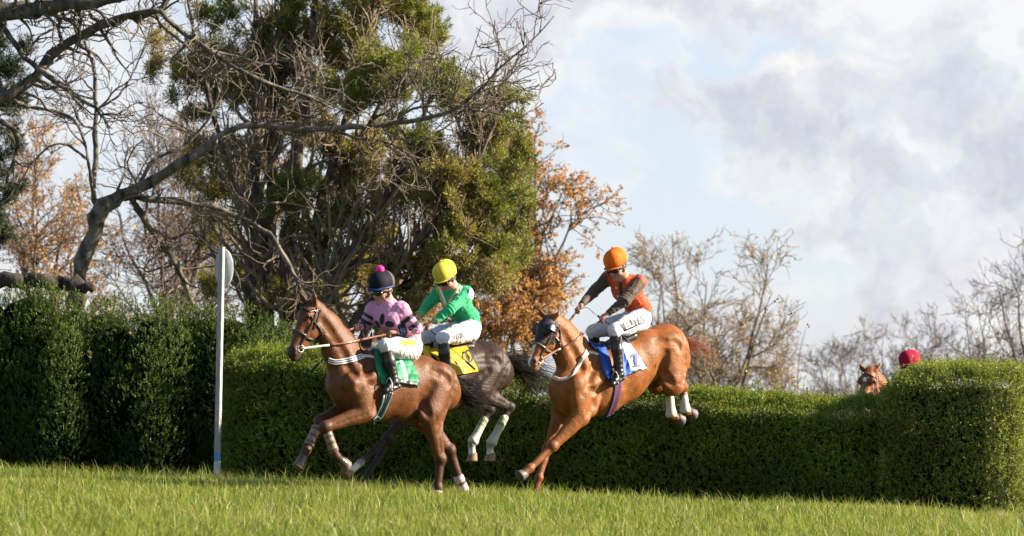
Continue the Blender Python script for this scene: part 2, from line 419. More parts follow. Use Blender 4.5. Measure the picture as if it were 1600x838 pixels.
# ------------------------------------------------------------------ ground and grass
def build_ground():
    xs = np.concatenate([-np.geomspace(900, 14, 22), np.linspace(-12, 12, 61), np.geomspace(14, 900, 22)]); ys = np.concatenate([[-200, -60, -15, 0, 8], np.linspace(14, 60, 93), np.geomspace(64, 2400, 30)])
    X, Y = np.meshgrid(xs, ys, indexing='ij'); Z = gz(X, Y); nx, ny = X.shape; idx = np.arange(nx*ny).reshape(nx, ny)
    me = mk_mesh('ground', np.stack([X, Y, Z], -1).reshape(-1, 3), [np.stack([idx[:-1, :-1], idx[1:, :-1], idx[1:, 1:], idx[:-1, 1:]], -1).reshape(-1, 4)], (.060, .072, .022))
    o = tag(obj('ground', me, mat_col('turf_soil', .9, .1, .5, 5., .6, 30.)), kind='structure')
build_ground()
def build_grass():
    rng = np.random.RandomState(5); n = 520000
    y = 20.5+rng.rand(n)**1.0*20.5; hw = .172*y+.8; x = (rng.rand(n)*2-1)*hw
    pt = .5+.5*vnoise(np.stack([x, y, y*0], 1), 1.6, 4); tuft = .5+.5*vnoise(np.stack([x, y, y*0], 1), 7., 9)
    h = (.07+.085*rng.rand(n)**1.3)*(.65+.55*tuft); tall = rng.rand(n) < .06; h[tall] *= 1.55+.5*rng.rand(tall.sum())
    w = .0034+.0028*rng.rand(n); az = rng.rand(n)*6.283; ln = (.15+.75*rng.rand(n)**1.4); lean = np.stack([np.cos(az), np.sin(az), 0*az], 1)+V3(-.15, 0, 0)
    az2 = rng.rand(n)*6.283; side = np.stack([np.cos(az2), np.sin(az2)*.5, 0*az2], 1)
    P0 = np.stack([x, y, gz(x, y)-.004], 1); P1 = P0+lean*(h*ln*.30)[:, None]+UP*(h*.58)[:, None]; P2 = P0+lean*(h*ln)[:, None]+UP*(h*(1-.28*ln))[:, None]
    V = np.stack([P0-side*w[:, None], P0+side*w[:, None], P1+side*w[:, None]*.8, P1-side*w[:, None]*.8, P2], 1)
    i = np.arange(n)[:, None]*5
    base = np.array((.205, .245, .042)); yel = np.array((.42, .37, .13)); dk = np.array((.070, .125, .022))
    m = np.clip(pt*1.5-.45+rng.normal(size=n)*.18, 0, 1)[:, None]; c = base*(1-.55*m)+yel*.55*m; dm = np.clip(rng.rand(n)*1.4-.7, 0, 1)[:, None]; c = c*(1-dm)+dk*dm
    dry = rng.rand(n) < .075; c[dry] = np.array((.36, .30, .15))*(.7+.5*rng.rand(dry.sum(), 1))
    c = c*(.75+.5*rng.rand(n, 1))
    me = mk_mesh('grass', V.reshape(-1, 3), [i+np.array([[0, 1, 2, 3]]), i+np.array([[3, 2, 4]])], np.repeat(c, 5, 0))
    tag(obj('grass', me, M['grass']), 'short lit green turf with dry yellow blades', 'grass', kind='stuff')
build_grass()

# ------------------------------------------------------------------ leaves
def leaves(P, D, Nn, L, W, col, fold=.25):
    """rhombic leaves at P pointing along D, facing Nn"""
    D = unit(D); S = unit(np.cross(D, Nn)); Nn = np.cross(S, D); L = np.asarray(L).reshape(-1, 1)*np.ones((len(P), 1)); W = np.asarray(W).reshape(-1, 1)*np.ones((len(P), 1))
    mid = P+D*L*.45; V = np.stack([P, mid+S*W*.5+Nn*W*fold, P+D*L, mid-S*W*.5+Nn*W*fold], 1).reshape(-1, 3)
    i = np.arange(len(P))[:, None]*4; return V, i+np.array([[0, 1, 2, 3]]), np.repeat(col, 4, 0)
def sprigs(rng, P, D, ln, nl, L, W, colf, spread=.9):
    """little leafy shoots: P root, D direction"""
    n = len(P); D = unit(D); ln = np.broadcast_to(ln, (n,))
    t = (np.arange(nl)+.5)/nl; t = np.clip(t[None]+rng.normal(size=(n, nl))*.08, 0, 1.05)
    p = P[:, None]+D[:, None]*(t*ln[:, None])[..., None]
    r = rng.normal(size=(n, nl, 3)); r = unit(r-D[:, None]*np.sum(r*D[:, None], -1, keepdims=True))
    d = unit(D[:, None]*(.55+.5*t[..., None])+r*spread); nn = unit(D[:, None]*1.0-d*.2+rng.normal(size=(n, nl, 3))*.35)
    c = colf(rng, n, nl, t); s = .7+.6*rng.rand(n*nl)
    return leaves(p.reshape(-1, 3), d.reshape(-1, 3), nn.reshape(-1, 3), L*s, W*s, c.reshape(-1, 3))
def hedge_col(a, b, yel=.04):
    a, b = np.array(a), np.array(b)
    def f(rng, n, nl, t):
        m = np.clip(rng.rand(n, 1, 1)*.7+t[..., None]*.35, 0, 1); c = a*(1-m)+b*m; c = c*(.7+.6*rng.rand(n, nl, 1)); y = rng.rand(n, nl) < yel; c[y] = np.array((.22, .20, .03)); return c
    return f
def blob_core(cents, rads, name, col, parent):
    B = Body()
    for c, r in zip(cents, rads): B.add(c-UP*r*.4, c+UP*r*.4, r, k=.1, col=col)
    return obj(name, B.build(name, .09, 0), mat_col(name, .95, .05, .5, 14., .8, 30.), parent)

# tall clipped box hedge on the left: many upright cushions
def box_hedge():
    rng = np.random.RandomState(31); root = empty('box_hedge', at(170, 740, 41), 'tall bushy box hedge with rounded lumps left of the white post', 'hedge')
    tops = [(-110, 452), (-40, 452), (0, 458), (35, 449), (70, 450), (100, 462), (130, 480), (165, 473), (200, 478), (230, 470), (260, 484), (300, 478), (340, 482), (380, 500), (410, 500), (440, 512), (470, 530), (500, 560), (560, 590)]
    tx, ty = np.array(tops, float).T; P, D, cc, rr = [], [], [], []
    lump = lambda px: .24*np.sin(px*.042+.6)+.16*np.sin(px*.083+2)
    for row in range(9):
        for px in np.arange(-115, 530, 17):
            px = px+rng.normal()*6; zt = ZC+(HOR-np.interp(px, tx, ty))/F_PX*41.0; z0 = float(gz((px-800)/F_PX*41, 41)); fr = (row+.5+rng.normal()*.25)/9
            r = .17+.15*rng.rand(); rz = r*(1.5+.7*rng.rand()); z = z0+(zt-z0-rz*.75)*fr+.05; Y = 41.0+lump(px)+rng.normal()*.15+.35*max(fr-.6, 0)
            c = V3((px-800)/F_PX*41, Y, z); ns = int(135*r/.25); d = unit(rng.normal(size=(ns, 3))+V3(0, -.55, .35)); P.append(c+d*V3(r, r, rz)*(.86+.2*rng.rand(ns, 1))); D.append(unit(d*.7+V3(0, 0, .9)+rng.normal(size=(ns, 3))*.2)); 
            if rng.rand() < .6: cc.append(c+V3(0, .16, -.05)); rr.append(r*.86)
    P, D = np.concatenate(P), np.concatenate(D); k = P[:, 2] > gz(P[:, 0], P[:, 1])-.02; P, D = P[k], D[k]
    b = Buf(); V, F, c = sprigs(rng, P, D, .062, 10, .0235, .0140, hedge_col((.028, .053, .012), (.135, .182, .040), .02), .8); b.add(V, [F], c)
    obj('foliage', b.mesh('foliage', False), M['hedgeleaf'], root); blob_core(cc, rr, 'shaded_inside', (.006, .009, .004), root)  # solid core painted near black for the shade behind the leaves
box_hedge()

# the jump hedge: long clipped wall, lower in the middle
HL, HR = at(338, HOR, 39.2)[:2], at(1392, HOR, 36.2)[:2]; h_al = unit(HR-HL); h_nm = np.array([h_al[1], -h_al[0]]); h_nm = h_nm if h_nm[1] < 0 else -h_nm
def hedge_wall(name, label, A, Bp, topf, thick, seed, dens, ends=(False, False), colr=None, name_group=None, rends=(False, False)):
    rng = np.random.RandomState(seed); al = unit(Bp-A); nm = h_nm; ln = np.linalg.norm(Bp-A); mid = (A+Bp)/2
    root = empty(name, (mid[0], mid[1], float(gz(*mid))), label, 'hedge', name_group); P, D = [], []
    al3, nm3 = V3(al[0], al[1], 0), V3(nm[0], nm[1], 0)
    def gpos(u, dpt, z): return np.stack([A[0]+al[0]*u-nm[0]*dpt, A[1]+al[1]*u-nm[1]*dpt, z], -1)
    bulge = lambda u, z: .07*vnoise(np.stack([u, z, u*0], 1), 2.6, seed)+.045*vnoise(np.stack([u, z, u*0], 1), 7, seed+1)
    sh = .42; drop = lambda v: .24*np.clip(1-v/sh, 0, 1)**2
    rc = lambda u: 0*u+sum((( .5-np.sqrt(np.clip(.25-np.clip((u-(ln-.5)) if e else (.5-u), 0, .5)**2, 0, 1))) if on else 0*u) for e, on in enumerate(rends))
    def ptz(u): q = gpos(u, 0*u, 0*u); return gz(q[:, 0], q[:, 1])
    n = int(dens*ln*1.5); u = rng.rand(n)*ln; g = ptz(u); tp = topf(u); f = rng.rand(n)**.9; z = g+(tp-.13-g)*f; dep = rng.rand(n)**1.5*.11-bulge(u, z)+rc(u)+np.clip(f-.9, 0, 1)*.3+np.where(f < .12, rng.rand(n)*.12, 0)
    keep = rng.rand(n) < np.where(f < .13, .55, 1.); P.append(gpos(u, dep, z)[keep]); D.append((nm3*.75+UP*.55+rng.normal(size=(n, 3))*.45)[keep])
    n = int(dens*ln*thick*1.5); u = rng.rand(n)*ln; v = rng.rand(n)*thick; z = topf(u)-drop(v)+.085*vnoise(np.stack([u, v, u*0], 1), 4.2, seed+2)+.04*vnoise(np.stack([u, v, u*0], 1), 13, seed+3)-rng.rand(n)**2*.08; k_ = v > rc(u)-.05; u, v, z, n = u[k_], v[k_], z[k_], int(k_.sum())
    P.append(gpos(u, v, z)); D.append(UP*.9+rng.normal(size=(n, 3))*.45+nm3*.1)
    ns = int(ln*thick*60); u = rng.rand(ns)*ln; v = rng.rand(ns)*thick; z = topf(u)-drop(v)   # loose shoots above the clipped top
    for j in range(3): P.append(gpos(u, v, z+j*.065*rng.rand(ns))); D.append(UP+rng.normal(size=(ns, 3))*.25)
    for e, on in enumerate(ends):
        if not on: continue
        n = int(dens*thick*1.4*1.2); v = rng.rand(n)*thick; u = np.full(n, ln if e else 0.); g = ptz(u); z = g+(topf(u)-drop(v)-.05-g)*rng.rand(n); s = 1 if e else -1
        dep = rng.rand(n)**1.5*.12-.10*np.sin(v/thick*np.pi)+(.5-np.sqrt(np.clip(.25-np.clip(.5-v, 0, .5)**2, 0, 1)))-bulge(v+9, z); p = gpos(u, v, z)-al3*s*dep[:, None]; P.append(p); D.append(al3*s*.75+UP*.5+rng.normal(size=(n, 3))*.45)
    P, D = np.concatenate(P), np.concatenate(D); b = Buf(); V, F, c = sprigs(rng, P, D, .085, 8, .0215, .0130, colr, .95)
    nz_ = vnoise(V, 2.2, seed+5)+.6*vnoise(V, 6., seed+6); c = c*np.clip(1+.38*nz_, .5, 1.7)[:, None]; hz_ = V[:, 2]-gz(V[:, 0], V[:, 1]); yl = np.clip((vnoise(V, 3.4, seed+9)-.25)*2, 0, 1)*np.clip(1.1-hz_/.55, 0, 1)*(rng.rand(len(V)//4).repeat(4) < .5); c = c*(1-yl[:, None])+np.array((.26, .22, .035))*yl[:, None]
    b.add(V, [F], c); obj('foliage', b.mesh('foliage', False), M['hedgeleaf'], root)
    # solid near-black hull, inner shade put into its colour; bare stems at the foot
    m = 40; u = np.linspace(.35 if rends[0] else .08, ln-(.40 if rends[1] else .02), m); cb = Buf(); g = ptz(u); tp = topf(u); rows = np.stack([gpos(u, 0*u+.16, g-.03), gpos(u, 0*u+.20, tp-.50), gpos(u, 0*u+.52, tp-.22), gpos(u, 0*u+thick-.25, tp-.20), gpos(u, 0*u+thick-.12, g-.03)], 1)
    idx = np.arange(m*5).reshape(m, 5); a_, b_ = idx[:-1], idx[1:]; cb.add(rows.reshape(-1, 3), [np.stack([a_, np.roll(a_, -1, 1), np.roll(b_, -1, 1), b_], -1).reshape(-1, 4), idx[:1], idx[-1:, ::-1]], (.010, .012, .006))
    ns = int(ln*9); u = .1+rng.rand(ns)*(ln-.2); v = .04+rng.rand(ns)*.5; g = ptz(u); p0 = gpos(u, v, g-.02); p1 = p0+np.stack([rng.normal(size=ns)*.05, rng.normal(size=ns)*.03, np.full(ns, .28)], 1); p2 = p1+np.stack([rng.normal(size=ns)*.12, rng.normal(size=ns)*.05, np.full(ns, .35)], 1)
    V, F = tubes(np.stack([p0, p1, p2], 1), np.tile([.016, .011, .006], (ns, 1))*(.6+.8*rng.rand(ns, 1)), 5); cb.add(V, F, (.085, .065, .045)); obj('shaded_inside', cb.mesh('shaded_inside', False), M['twig'], root)
    return root
hx = np.array([300, 345, 400, 460, 560, 700, 830, 950, 1080, 1200, 1300, 1350, 1392, 1420]); hy = np.array([548, 546, 540, 542, 560, 580, 595, 603, 608, 616, 620, 622, 612, 600.])
def top_of(u, A=HL, al=h_al, hx=hx, hy=hy):
    x = A[0]+al[0]*u; y = A[1]+al[1]*u; px = 800+F_PX*x/y; return ZC+(HOR-np.interp(px, hx, hy))/F_PX*y-.08
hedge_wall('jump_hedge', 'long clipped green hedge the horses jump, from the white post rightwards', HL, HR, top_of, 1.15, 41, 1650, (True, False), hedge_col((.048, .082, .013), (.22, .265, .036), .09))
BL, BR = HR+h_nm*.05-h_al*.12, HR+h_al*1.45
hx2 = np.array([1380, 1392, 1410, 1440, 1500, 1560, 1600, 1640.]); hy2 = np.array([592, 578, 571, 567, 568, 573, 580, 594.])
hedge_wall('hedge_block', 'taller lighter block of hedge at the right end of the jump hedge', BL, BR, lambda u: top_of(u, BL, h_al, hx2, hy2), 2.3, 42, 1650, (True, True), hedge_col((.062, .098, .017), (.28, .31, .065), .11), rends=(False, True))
# young bushes rooted at the block's right foot
# ------------------------------------------------------------------ trees
def resample(pts, Y, m, rng, wob=.5, dy=.0):
    a = np.array([(x, y) for x, y, w in pts], float); q = catmull(np.c_[a, np.zeros(len(a))], m)[:, :2]; w = np.interp(np.linspace(0, 1, m), np.linspace(0, 1, len(pts)), [p[2] for p in pts])
    dep = np.cumsum(rng.normal(size=m))*.05*wob; dep = Y+dep-dep[0]+dy*np.linspace(0, 1, m); P = at2(q, dep); R = w/2/F_PX*dep; j = rng.normal(size=(m, 3))*.25*R[:, None]; j[0] = 0
    return P+j, R
def spawn(rng, P, R, count, length, ang=.8, m=6, wig=.25, trop=.15, tmin=.15, rmax=.5, rmin=.003, bias=None, lenpow=0.):
    """count side shoots from the batch of polylines P (N,m,3)"""
    N, k, _ = P.shape; seg = np.linalg.norm(P[:, -1]-P[:, 0], axis=1)+1e-6; pr = seg/seg.sum(); i = rng.choice(N, count, p=pr); t = (tmin+(1-tmin)*rng.rand(count))*(k-1)*.999; a = t.astype(int); f = (t-a)[:, None]
    p = P[i, a]*(1-f)+P[i, a+1]*f; T = unit(P[i, a+1]-P[i, a]); r = (R[i, a]*(1-f[:, 0])+R[i, a+1]*f[:, 0]); pe = rng.normal(size=(count, 3)); pe = unit(pe-T*np.sum(pe*T, 1, keepdims=True)); an = ang*(.7+.6*rng.rand(count, 1))
    d = unit(T*np.cos(an)+pe*np.sin(an)+(0 if bias is None else np.asarray(bias))); L = length*(.4+.9*rng.rand(count))*(1-.45*t/(k-1)); Q = np.zeros((count, m, 3)); Q[:, 0] = p
    for j in range(1, m):
        d = unit(d+rng.normal(size=(count, 3))*wig+UP*trop); Q[:, j] = Q[:, j-1]+d*(L/(m-1))[:, None]
    r0 = np.minimum(np.maximum(r*.62, rmin*1.3), np.maximum(rmax, rmin)); RR = np.maximum(np.linspace(1, .3, m)[None]*r0[:, None], rmin); return Q, RR
def pick(rng, P, n):
    N, k, _ = P.shape; i = rng.randint(N, size=n); t = (.25+.75*rng.rand(n))*(k-1)*.999; a = t.astype(int); f = (t-a)[:, None]; return P[i, a]*(1-f)+P[i, a+1]*f
BK = (.115, .098, .080)
def leafset(rng, P, L, W, cols, droop=.5):
    n = len(P); d = rng.normal(size=(n, 3))-UP*droop; nn = rng.normal(size=(n, 3)); c = np.asarray(cols)[rng.randint(len(cols), size=n)]*(.65+.7*rng.rand(n, 1)); return leaves(P, d, nn, L*(.6+.7*rng.rand(n)), W*(.6+.7*rng.rand(n)), c, .12)

ORG_L = ((.50, .24, .06), (.42, .18, .05), (.58, .34, .07), (.40, .21, .075), (.54, .32, .10), (.30, .14, .055))
def auto_tree(name, label, px, Y, top_py, spread, seed, r0=.16, stems=5, fork=.3, n1=40, n2=240, n3=1200, n4=2600, leaves_n=0, blen=.26, lcols=ORG_L, lsize=.11, cat='tree', group=None, col=(.13, .10, .085), lean=0., rmin=.006, trop=.10, base_py=None, leaf_part='crown'):
    rng = np.random.RandomState(seed); x = (px-800)/F_PX*Y; zb = float(gz(x, Y)) if base_py is None else ZC+(HOR-base_py)/F_PX*Y; H = ZC+(HOR-top_py)/F_PX*Y-zb
    root = empty(name, (x, Y, zb), label, cat, group); base = V3(x, Y, zb)
    m = 14; t = np.linspace(0, 1, m); P, R = [], []
    for s in range(stems):
        a = 6.283*(s+rng.rand()*.7)/stems; rad = spread*(.35+.6*rng.rand()); hh = H*(.62+.34*rng.rand()); out = np.clip((t-fork)/(1-fork), 0, 1)**.8
        p = base+np.stack([np.cos(a)*rad*out+lean*t*H, np.sin(a)*rad*out*.9, hh*t], 1)+np.cumsum(rng.normal(size=(m, 3))*.012*H, 0)*out[:, None]; P.append(p); R.append(r0*(1-.86*t)*np.where(t < fork, 1., .72))
    P, R = np.array(P), np.array(R); tb = Buf(); V, F = tubes(P, R, 7); tb.add(V, F, np.array(col)*.85)
    L = H*blen; b1 = spawn(rng, P, R, n1, L*1.1, .75, 7, .18, trop, fork*.9, .5, .012); V, F = tubes(*b1, 5); tb.add(V, F, col); obj('trunk', tb.mesh('trunk'), M['twig'], root)
    cb = Buf(); b2 = spawn(rng, b1[0], b1[1], n2, L*.75, .8, 6, .2, trop, .1, .5, .009); b3 = spawn(rng, np.concatenate([b2[0]]), b2[1], n3, L*.42, .8, 5, .22, trop, .1, .5, rmin); b4 = spawn(rng, b3[0], b3[1], n4, L*.24, .8, 4, .25, trop, .05, .5, rmin*.8)
    for b, k in ((b2, 4), (b3, 3), (b4, 3)): V, F = tubes(*b, k, cap=False); cb.add(V, F, np.array(col)*1.05)
    obj('branches', cb.mesh('branches'), M['twig'], root)
    if leaves_n:
        lb = Buf(); V, F, c = leafset(rng, np.concatenate([pick(rng, b4[0], leaves_n*2//3), pick(rng, b3[0], leaves_n//3)]), lsize, lsize*.6, lcols); lb.add(V, [F], c); obj(leaf_part, lb.mesh(leaf_part, False), M['autumn'], root)
    return root

def gnarled_tree():
    Y = 46.; rng = np.random.RandomState(77)
    limbs = [
        [(116, 478, 44), (124, 440, 36), (140, 385, 32), (155, 335, 34), (175, 312, 30), (215, 294, 25), (265, 268, 20), (310, 240, 17), (362, 202, 16), (420, 198, 14), (480, 202, 13), (540, 200, 12), (600, 195, 11), (660, 186, 9), (700, 176, 8), (740, 150, 6.5), (775, 112, 5), (810, 82, 4), (840, 55, 3), (866, 25, 2)],
        [(186, 303, 22), (215, 308, 17), (260, 315, 14), (320, 320, 12), (370, 338, 11), (412, 360, 11), (440, 392, 10), (460, 428, 9), (478, 466, 8)],
        [(160, 325, 13), (146, 309, 11), (149, 240, 10), (150, 172, 9), (149, 120, 8), (140, 85, 7), (122, 45, 5), (106, 10, 3)],
        [(205, 310, 14), (214, 325, 15), (232, 352, 15), (254, 380, 14), (272, 410, 14), (288, 440, 13), (305, 482, 12)],
        [(150, 318, 9), (143, 290, 7), (138, 250, 7), (126, 205, 7), (108, 182, 8), (76, 172, 8), (45, 168, 8), (20, 156, 7)],
        [(480, 202, 8), (520, 205, 7), (555, 215, 5), (600, 222, 4), (640, 240, 3)],
        [(600, 195, 7), (640, 172, 6), (690, 165, 5), (725, 172, 4), (780, 178, 3), (825, 195, 1.6)],
        [(310, 240, 9), (350, 250, 7), (380, 235, 6), (410, 215, 4.5), (440, 160, 4), (470, 130, 3), (500, 70, 2)],
        [(420, 198, 6), (450, 170, 5), (490, 140, 4), (540, 115, 3), (590, 60, 2)],
        [(215, 294, 9), (240, 250, 8), (285, 230, 6), (330, 180, 5), (350, 120, 4), (390, 80, 2.5)],
        [(540, 200, 6), (575, 165, 5), (620, 150, 3.5), (655, 110, 2.5), (665, 60, 1.6)],
        [(740, 150, 4), (760, 140, 3), (790, 130, 2.2), (830, 125, 1.5)], [(700, 176, 4), (720, 130, 3), (738, 80, 2.2), (752, 40, 1.5)], [(775, 112, 3), (780, 80, 2.2), (770, 50, 1.4)],
        [(232, 352, 7), (265, 372, 6), (300, 365, 5), (340, 395, 4), (380, 400, 3)], [(370, 338, 6), (400, 320, 5), (450, 318, 4), (500, 330, 2.5)], [(150, 172, 6), (185, 150, 5), (210, 110, 4), (230, 60, 3), (240, 20, 2)],
        [(138, 250, 6), (100, 225, 5), (70, 235, 4), (40, 270, 3), (20, 320, 2)]]
    root = empty('gnarled_tree', at(118, 478, Y), 'old bare tree with a crooked leaning trunk behind the box hedge, grey branches reaching right', 'tree')
    mains = [resample([(x_, y_, w_*.74) for x_, y_, w_ in l], Y, 40 if i == 0 else 24, rng, 1.) for i, l in enumerate(limbs)]; tb = Buf()
    for P, R in mains:
        V, F = tubes(P[None], (R*(1+.13*rng.normal(size=len(R))))[None], 9); tb.add(V, F, BK)
    obj('trunk', tb.mesh('trunk'), M['bark'], root)
    P = np.stack([catmull(p, 24) for p, r in mains]); R = np.stack([np.interp(np.linspace(0, 1, 24), np.linspace(0, 1, len(r)), r) for p, r in mains])
    cb = Buf(); b1 = spawn(rng, P, R, 110, 1.3, .9, 9, .30, .07, .15, .024, .008); b2 = spawn(rng, b1[0], b1[1], 420, .8, .85, 7, .30, .06, .1, .016, .006); b3 = spawn(rng, b2[0], b2[1], 900, .4, .85, 5, .3, .05, .1, .01, .0045)
    for b, k in ((b1, 6), (b2, 4), (b3, 3)): V, F = tubes(*b, k, cap=False); cb.add(V, F, np.array((.14, .112, .088)))
    obj('branches', cb.mesh('branches'), M['twig'], root)
    # the big limb lying along the top of the hedge
    lg = Buf(); P, R = resample([(-160, 462, 26), (-60, 446, 26), (0, 441, 25), (45, 440, 24), (90, 443, 23), (120, 446, 22), (146, 452, 13)], 44.3, 24, rng, .4); V, F = tubes(P[None], (R*(1+.03*rng.normal(size=len(R))))[None], 12); lg.add(V, F, (.050, .042, .036)); tag(obj('fallen_trunk', lg.mesh('fallen_trunk'), M['bark']), 'thick dark lichen-spotted trunk lying level on top of the box hedge', 'log')
gnarled_tree()
def overhang_tree():
    Y = 43.; rng = np.random.RandomState(78); root = empty('overhanging_tree', at(-420, 700, Y), 'tree out of frame at left whose thick curved bough crosses the top corner', 'tree')
    limbs = [[(-420, 760, 110), (-410, 600, 95), (-380, 420, 88), (-330, 280, 80), (-250, 190, 60), (-140, 165, 30), (-60, 160, 20), (0, 152, 18), (46, 129, 17), (97, 74, 15), (149, 43, 13), (195, 28, 11), (240, 18, 9), (262, 0, 7), (275, -30, 5)],
        [(-300, 240, 50), (-200, 120, 42), (-80, 50, 34), (0, 24, 30), (60, 12, 27), (110, 5, 24), (160, 3, 15), (220, -8, 11), (290, -20, 8)],
        [(195, 28, 9), (240, 17, 9), (262, 30, 8), (286, 51, 8), (338, 86, 8), (400, 123, 7), (440, 138, 6), (475, 149, 5), (520, 170, 3)],
        [(-80, 50, 12), (-20, 40, 9), (6, 42, 9), (34, 86, 9), (63, 109, 9), (90, 130, 8), (115, 149, 7), (152, 172, 5), (172, 200, 3)],
        [(-60, 160, 12), (-20, 180, 10), (5, 190, 9), (28, 215, 9), (24, 245, 7), (10, 285, 5)], [(240, 18, 6), (258, 45, 5), (300, 80, 4), (330, 110, 3), (345, 150, 2)], [(97, 74, 6), (92, 40, 5), (100, 20, 3)]]
    mains = [resample(l, Y, 30, rng, .8) for l in limbs]; tb = Buf()
    for P, R in mains: V, F = tubes(P[None], (R*(1+.07*rng.normal(size=len(R))))[None], 10); tb.add(V, F, np.array(BK)*.85)
    obj('trunk', tb.mesh('trunk'), M['bark'], root); P = np.stack([p for p, r in mains]); R = np.stack([r for p, r in mains]); cb = Buf()
    b1 = spawn(rng, P, R, 110, 1.1, .9, 8, .34, .0, .3, .03, .008); b2 = spawn(rng, b1[0], b1[1], 300, .6, .85, 6, .33, .0, .1, .012, .0055); b3 = spawn(rng, b2[0], b2[1], 500, .3, .85, 5, .3, 0, .1, .008, .004)
    for b, k in ((b1, 6), (b2, 4), (b3, 3)): V, F = tubes(*b, k, cap=False); cb.add(V, F, np.array((.115, .094, .076)))
    obj('branches', cb.mesh('branches'), M['twig'], root)
overhang_tree()

def sprays(rng, clumps, Y, dpt, dens, L, W, cols, nper=40, shell=.55):
    """feathery conifer sprays filling clumps given as (px, py, rx, ry)"""
    Vs, Fs, Cs, n0 = [], [], [], 0; axes = []
    for (px, py, rx, ry, *q) in clumps:
        k = q[0] if q else 1.; c = at(px, py, Y+rng.normal()*dpt); s = Y/F_PX; r3 = V3(rx*s, (rx+ry)*.5*s, ry*s); n = max(4, int(dens*k*rx*ry/900)); d = unit(rng.normal(size=(n, 3))); rr = (shell+(1-shell)*rng.rand(n, 1))**.7*(rng.rand(n, 1) > .12)+.2; nt_ = max(3, int(k*rx*ry/95)); tc_ = unit(rng.normal(size=(nt_, 3)))*(rng.rand(nt_, 1)**.45); ti_ = rng.randint(nt_, size=n); tr_ = (7+10*rng.rand(nt_)**2)*s; p = c+tc_[ti_]*r3+d*(tr_[ti_]*(.3+.7*rng.rand(n)))[:, None]*V3(1, 1, 1.25); out = unit(d*.8+UP*.75+rng.normal(size=(n, 3))*.35)
        cc = np.asarray(cols)[rng.randint(len(cols), size=n)]*(.7+.6*rng.rand(n, 1)); t = rng.rand(n, nper, 1); ax = out[:, None]; lt = rng.normal(size=(n, nper, 3)); P = p[:, None]+ax*(t-.5)*.26+lt*.045*(1.1-t); D = unit(ax+lt*.55); axes.append(np.stack([p-out*.22, p+out*.12], 1))
        V, F, C_ = leaves(P.reshape(-1, 3), D.reshape(-1, 3), rng.normal(size=(n*nper, 3)), L*(.6+.8*rng.rand(n*nper)), W, np.repeat(cc, nper, 0)*(.8+.4*rng.rand(n*nper, 1)), .1); Vs.append(V); Fs.append(F+n0); Cs.append(C_); n0 += len(V)
    return np.concatenate(Vs), np.concatenate(Fs), np.concatenate(Cs), np.concatenate(axes)
GRN_C = ((.17, .195, .036), (.205, .21, .042), (.135, .165, .032), (.23, .21, .052)); OLV = ((.29, .265, .055), (.25, .235, .052), (.31, .25, .075)); BRW = ((.28, .20, .10), (.23, .165, .09), (.31, .23, .12)); DRK = ((.025, .042, .018), (.032, .050, .020), (.020, .034, .016))
def cedar(name, label, Y, seed, stems, clumps, olive, dens=36., dpt=.9, twig=(900, 2600), cols=GRN_C):
    rng = np.random.RandomState(seed); root = empty(name, at(stems[0][0][0], stems[0][0][1], Y), label, 'tree', None); mains = [resample(l, Y+rng.normal()*.5, 24, rng, 1.2) for l in stems]; tb = Buf()
    for P, R in mains: V, F = tubes(P[None], (R*(1+.08*rng.normal(size=len(R))))[None], 9); tb.add(V, F, (.085, .064, .050))
    obj('trunk', tb.mesh('trunk'), M['bark'], root); P = np.stack([p for p, r in mains]); R = np.stack([r for p, r in mains])
    V, F, c, ax = sprays(rng, clumps, Y, dpt, dens*1.1, .07, .016, cols, 54); cb = Buf(); cb.add(V, [F], c)
    if olive: V, F, c, ax2 = sprays(rng, olive, Y+.5, dpt, dens*1.7, .07, .015, OLV+OLV+BRW); cb.add(V, [F], c); ax = np.concatenate([ax, ax2])
    obj('crown', cb.mesh('crown', False), M['needle'], root)
    bb = Buf(); b1 = spawn(rng, P, R, 150, 1.5, .75, 8, .2, .16, .12, .05, .010); b2 = spawn(rng, b1[0], b1[1], twig[0], .85, .75, 6, .24, .08, .1, .02, .007); b3 = spawn(rng, b2[0], b2[1], twig[1], .42, .8, 5, .28, .03, .1, .01, .005)
    for b, k in ((b1, 6), (b2, 4), (b3, 3)): V, F = tubes(*b, k, cap=False); bb.add(V, F, np.array((.16, .122, .09))*(1 if k > 3 else 1.1))
    V, F = tubes(ax, np.tile([.009, .004], (len(ax), 1)), 3, cap=False); bb.add(V, F, (.09, .065, .045)); obj('branches', bb.mesh('branches'), M['twig'], root)
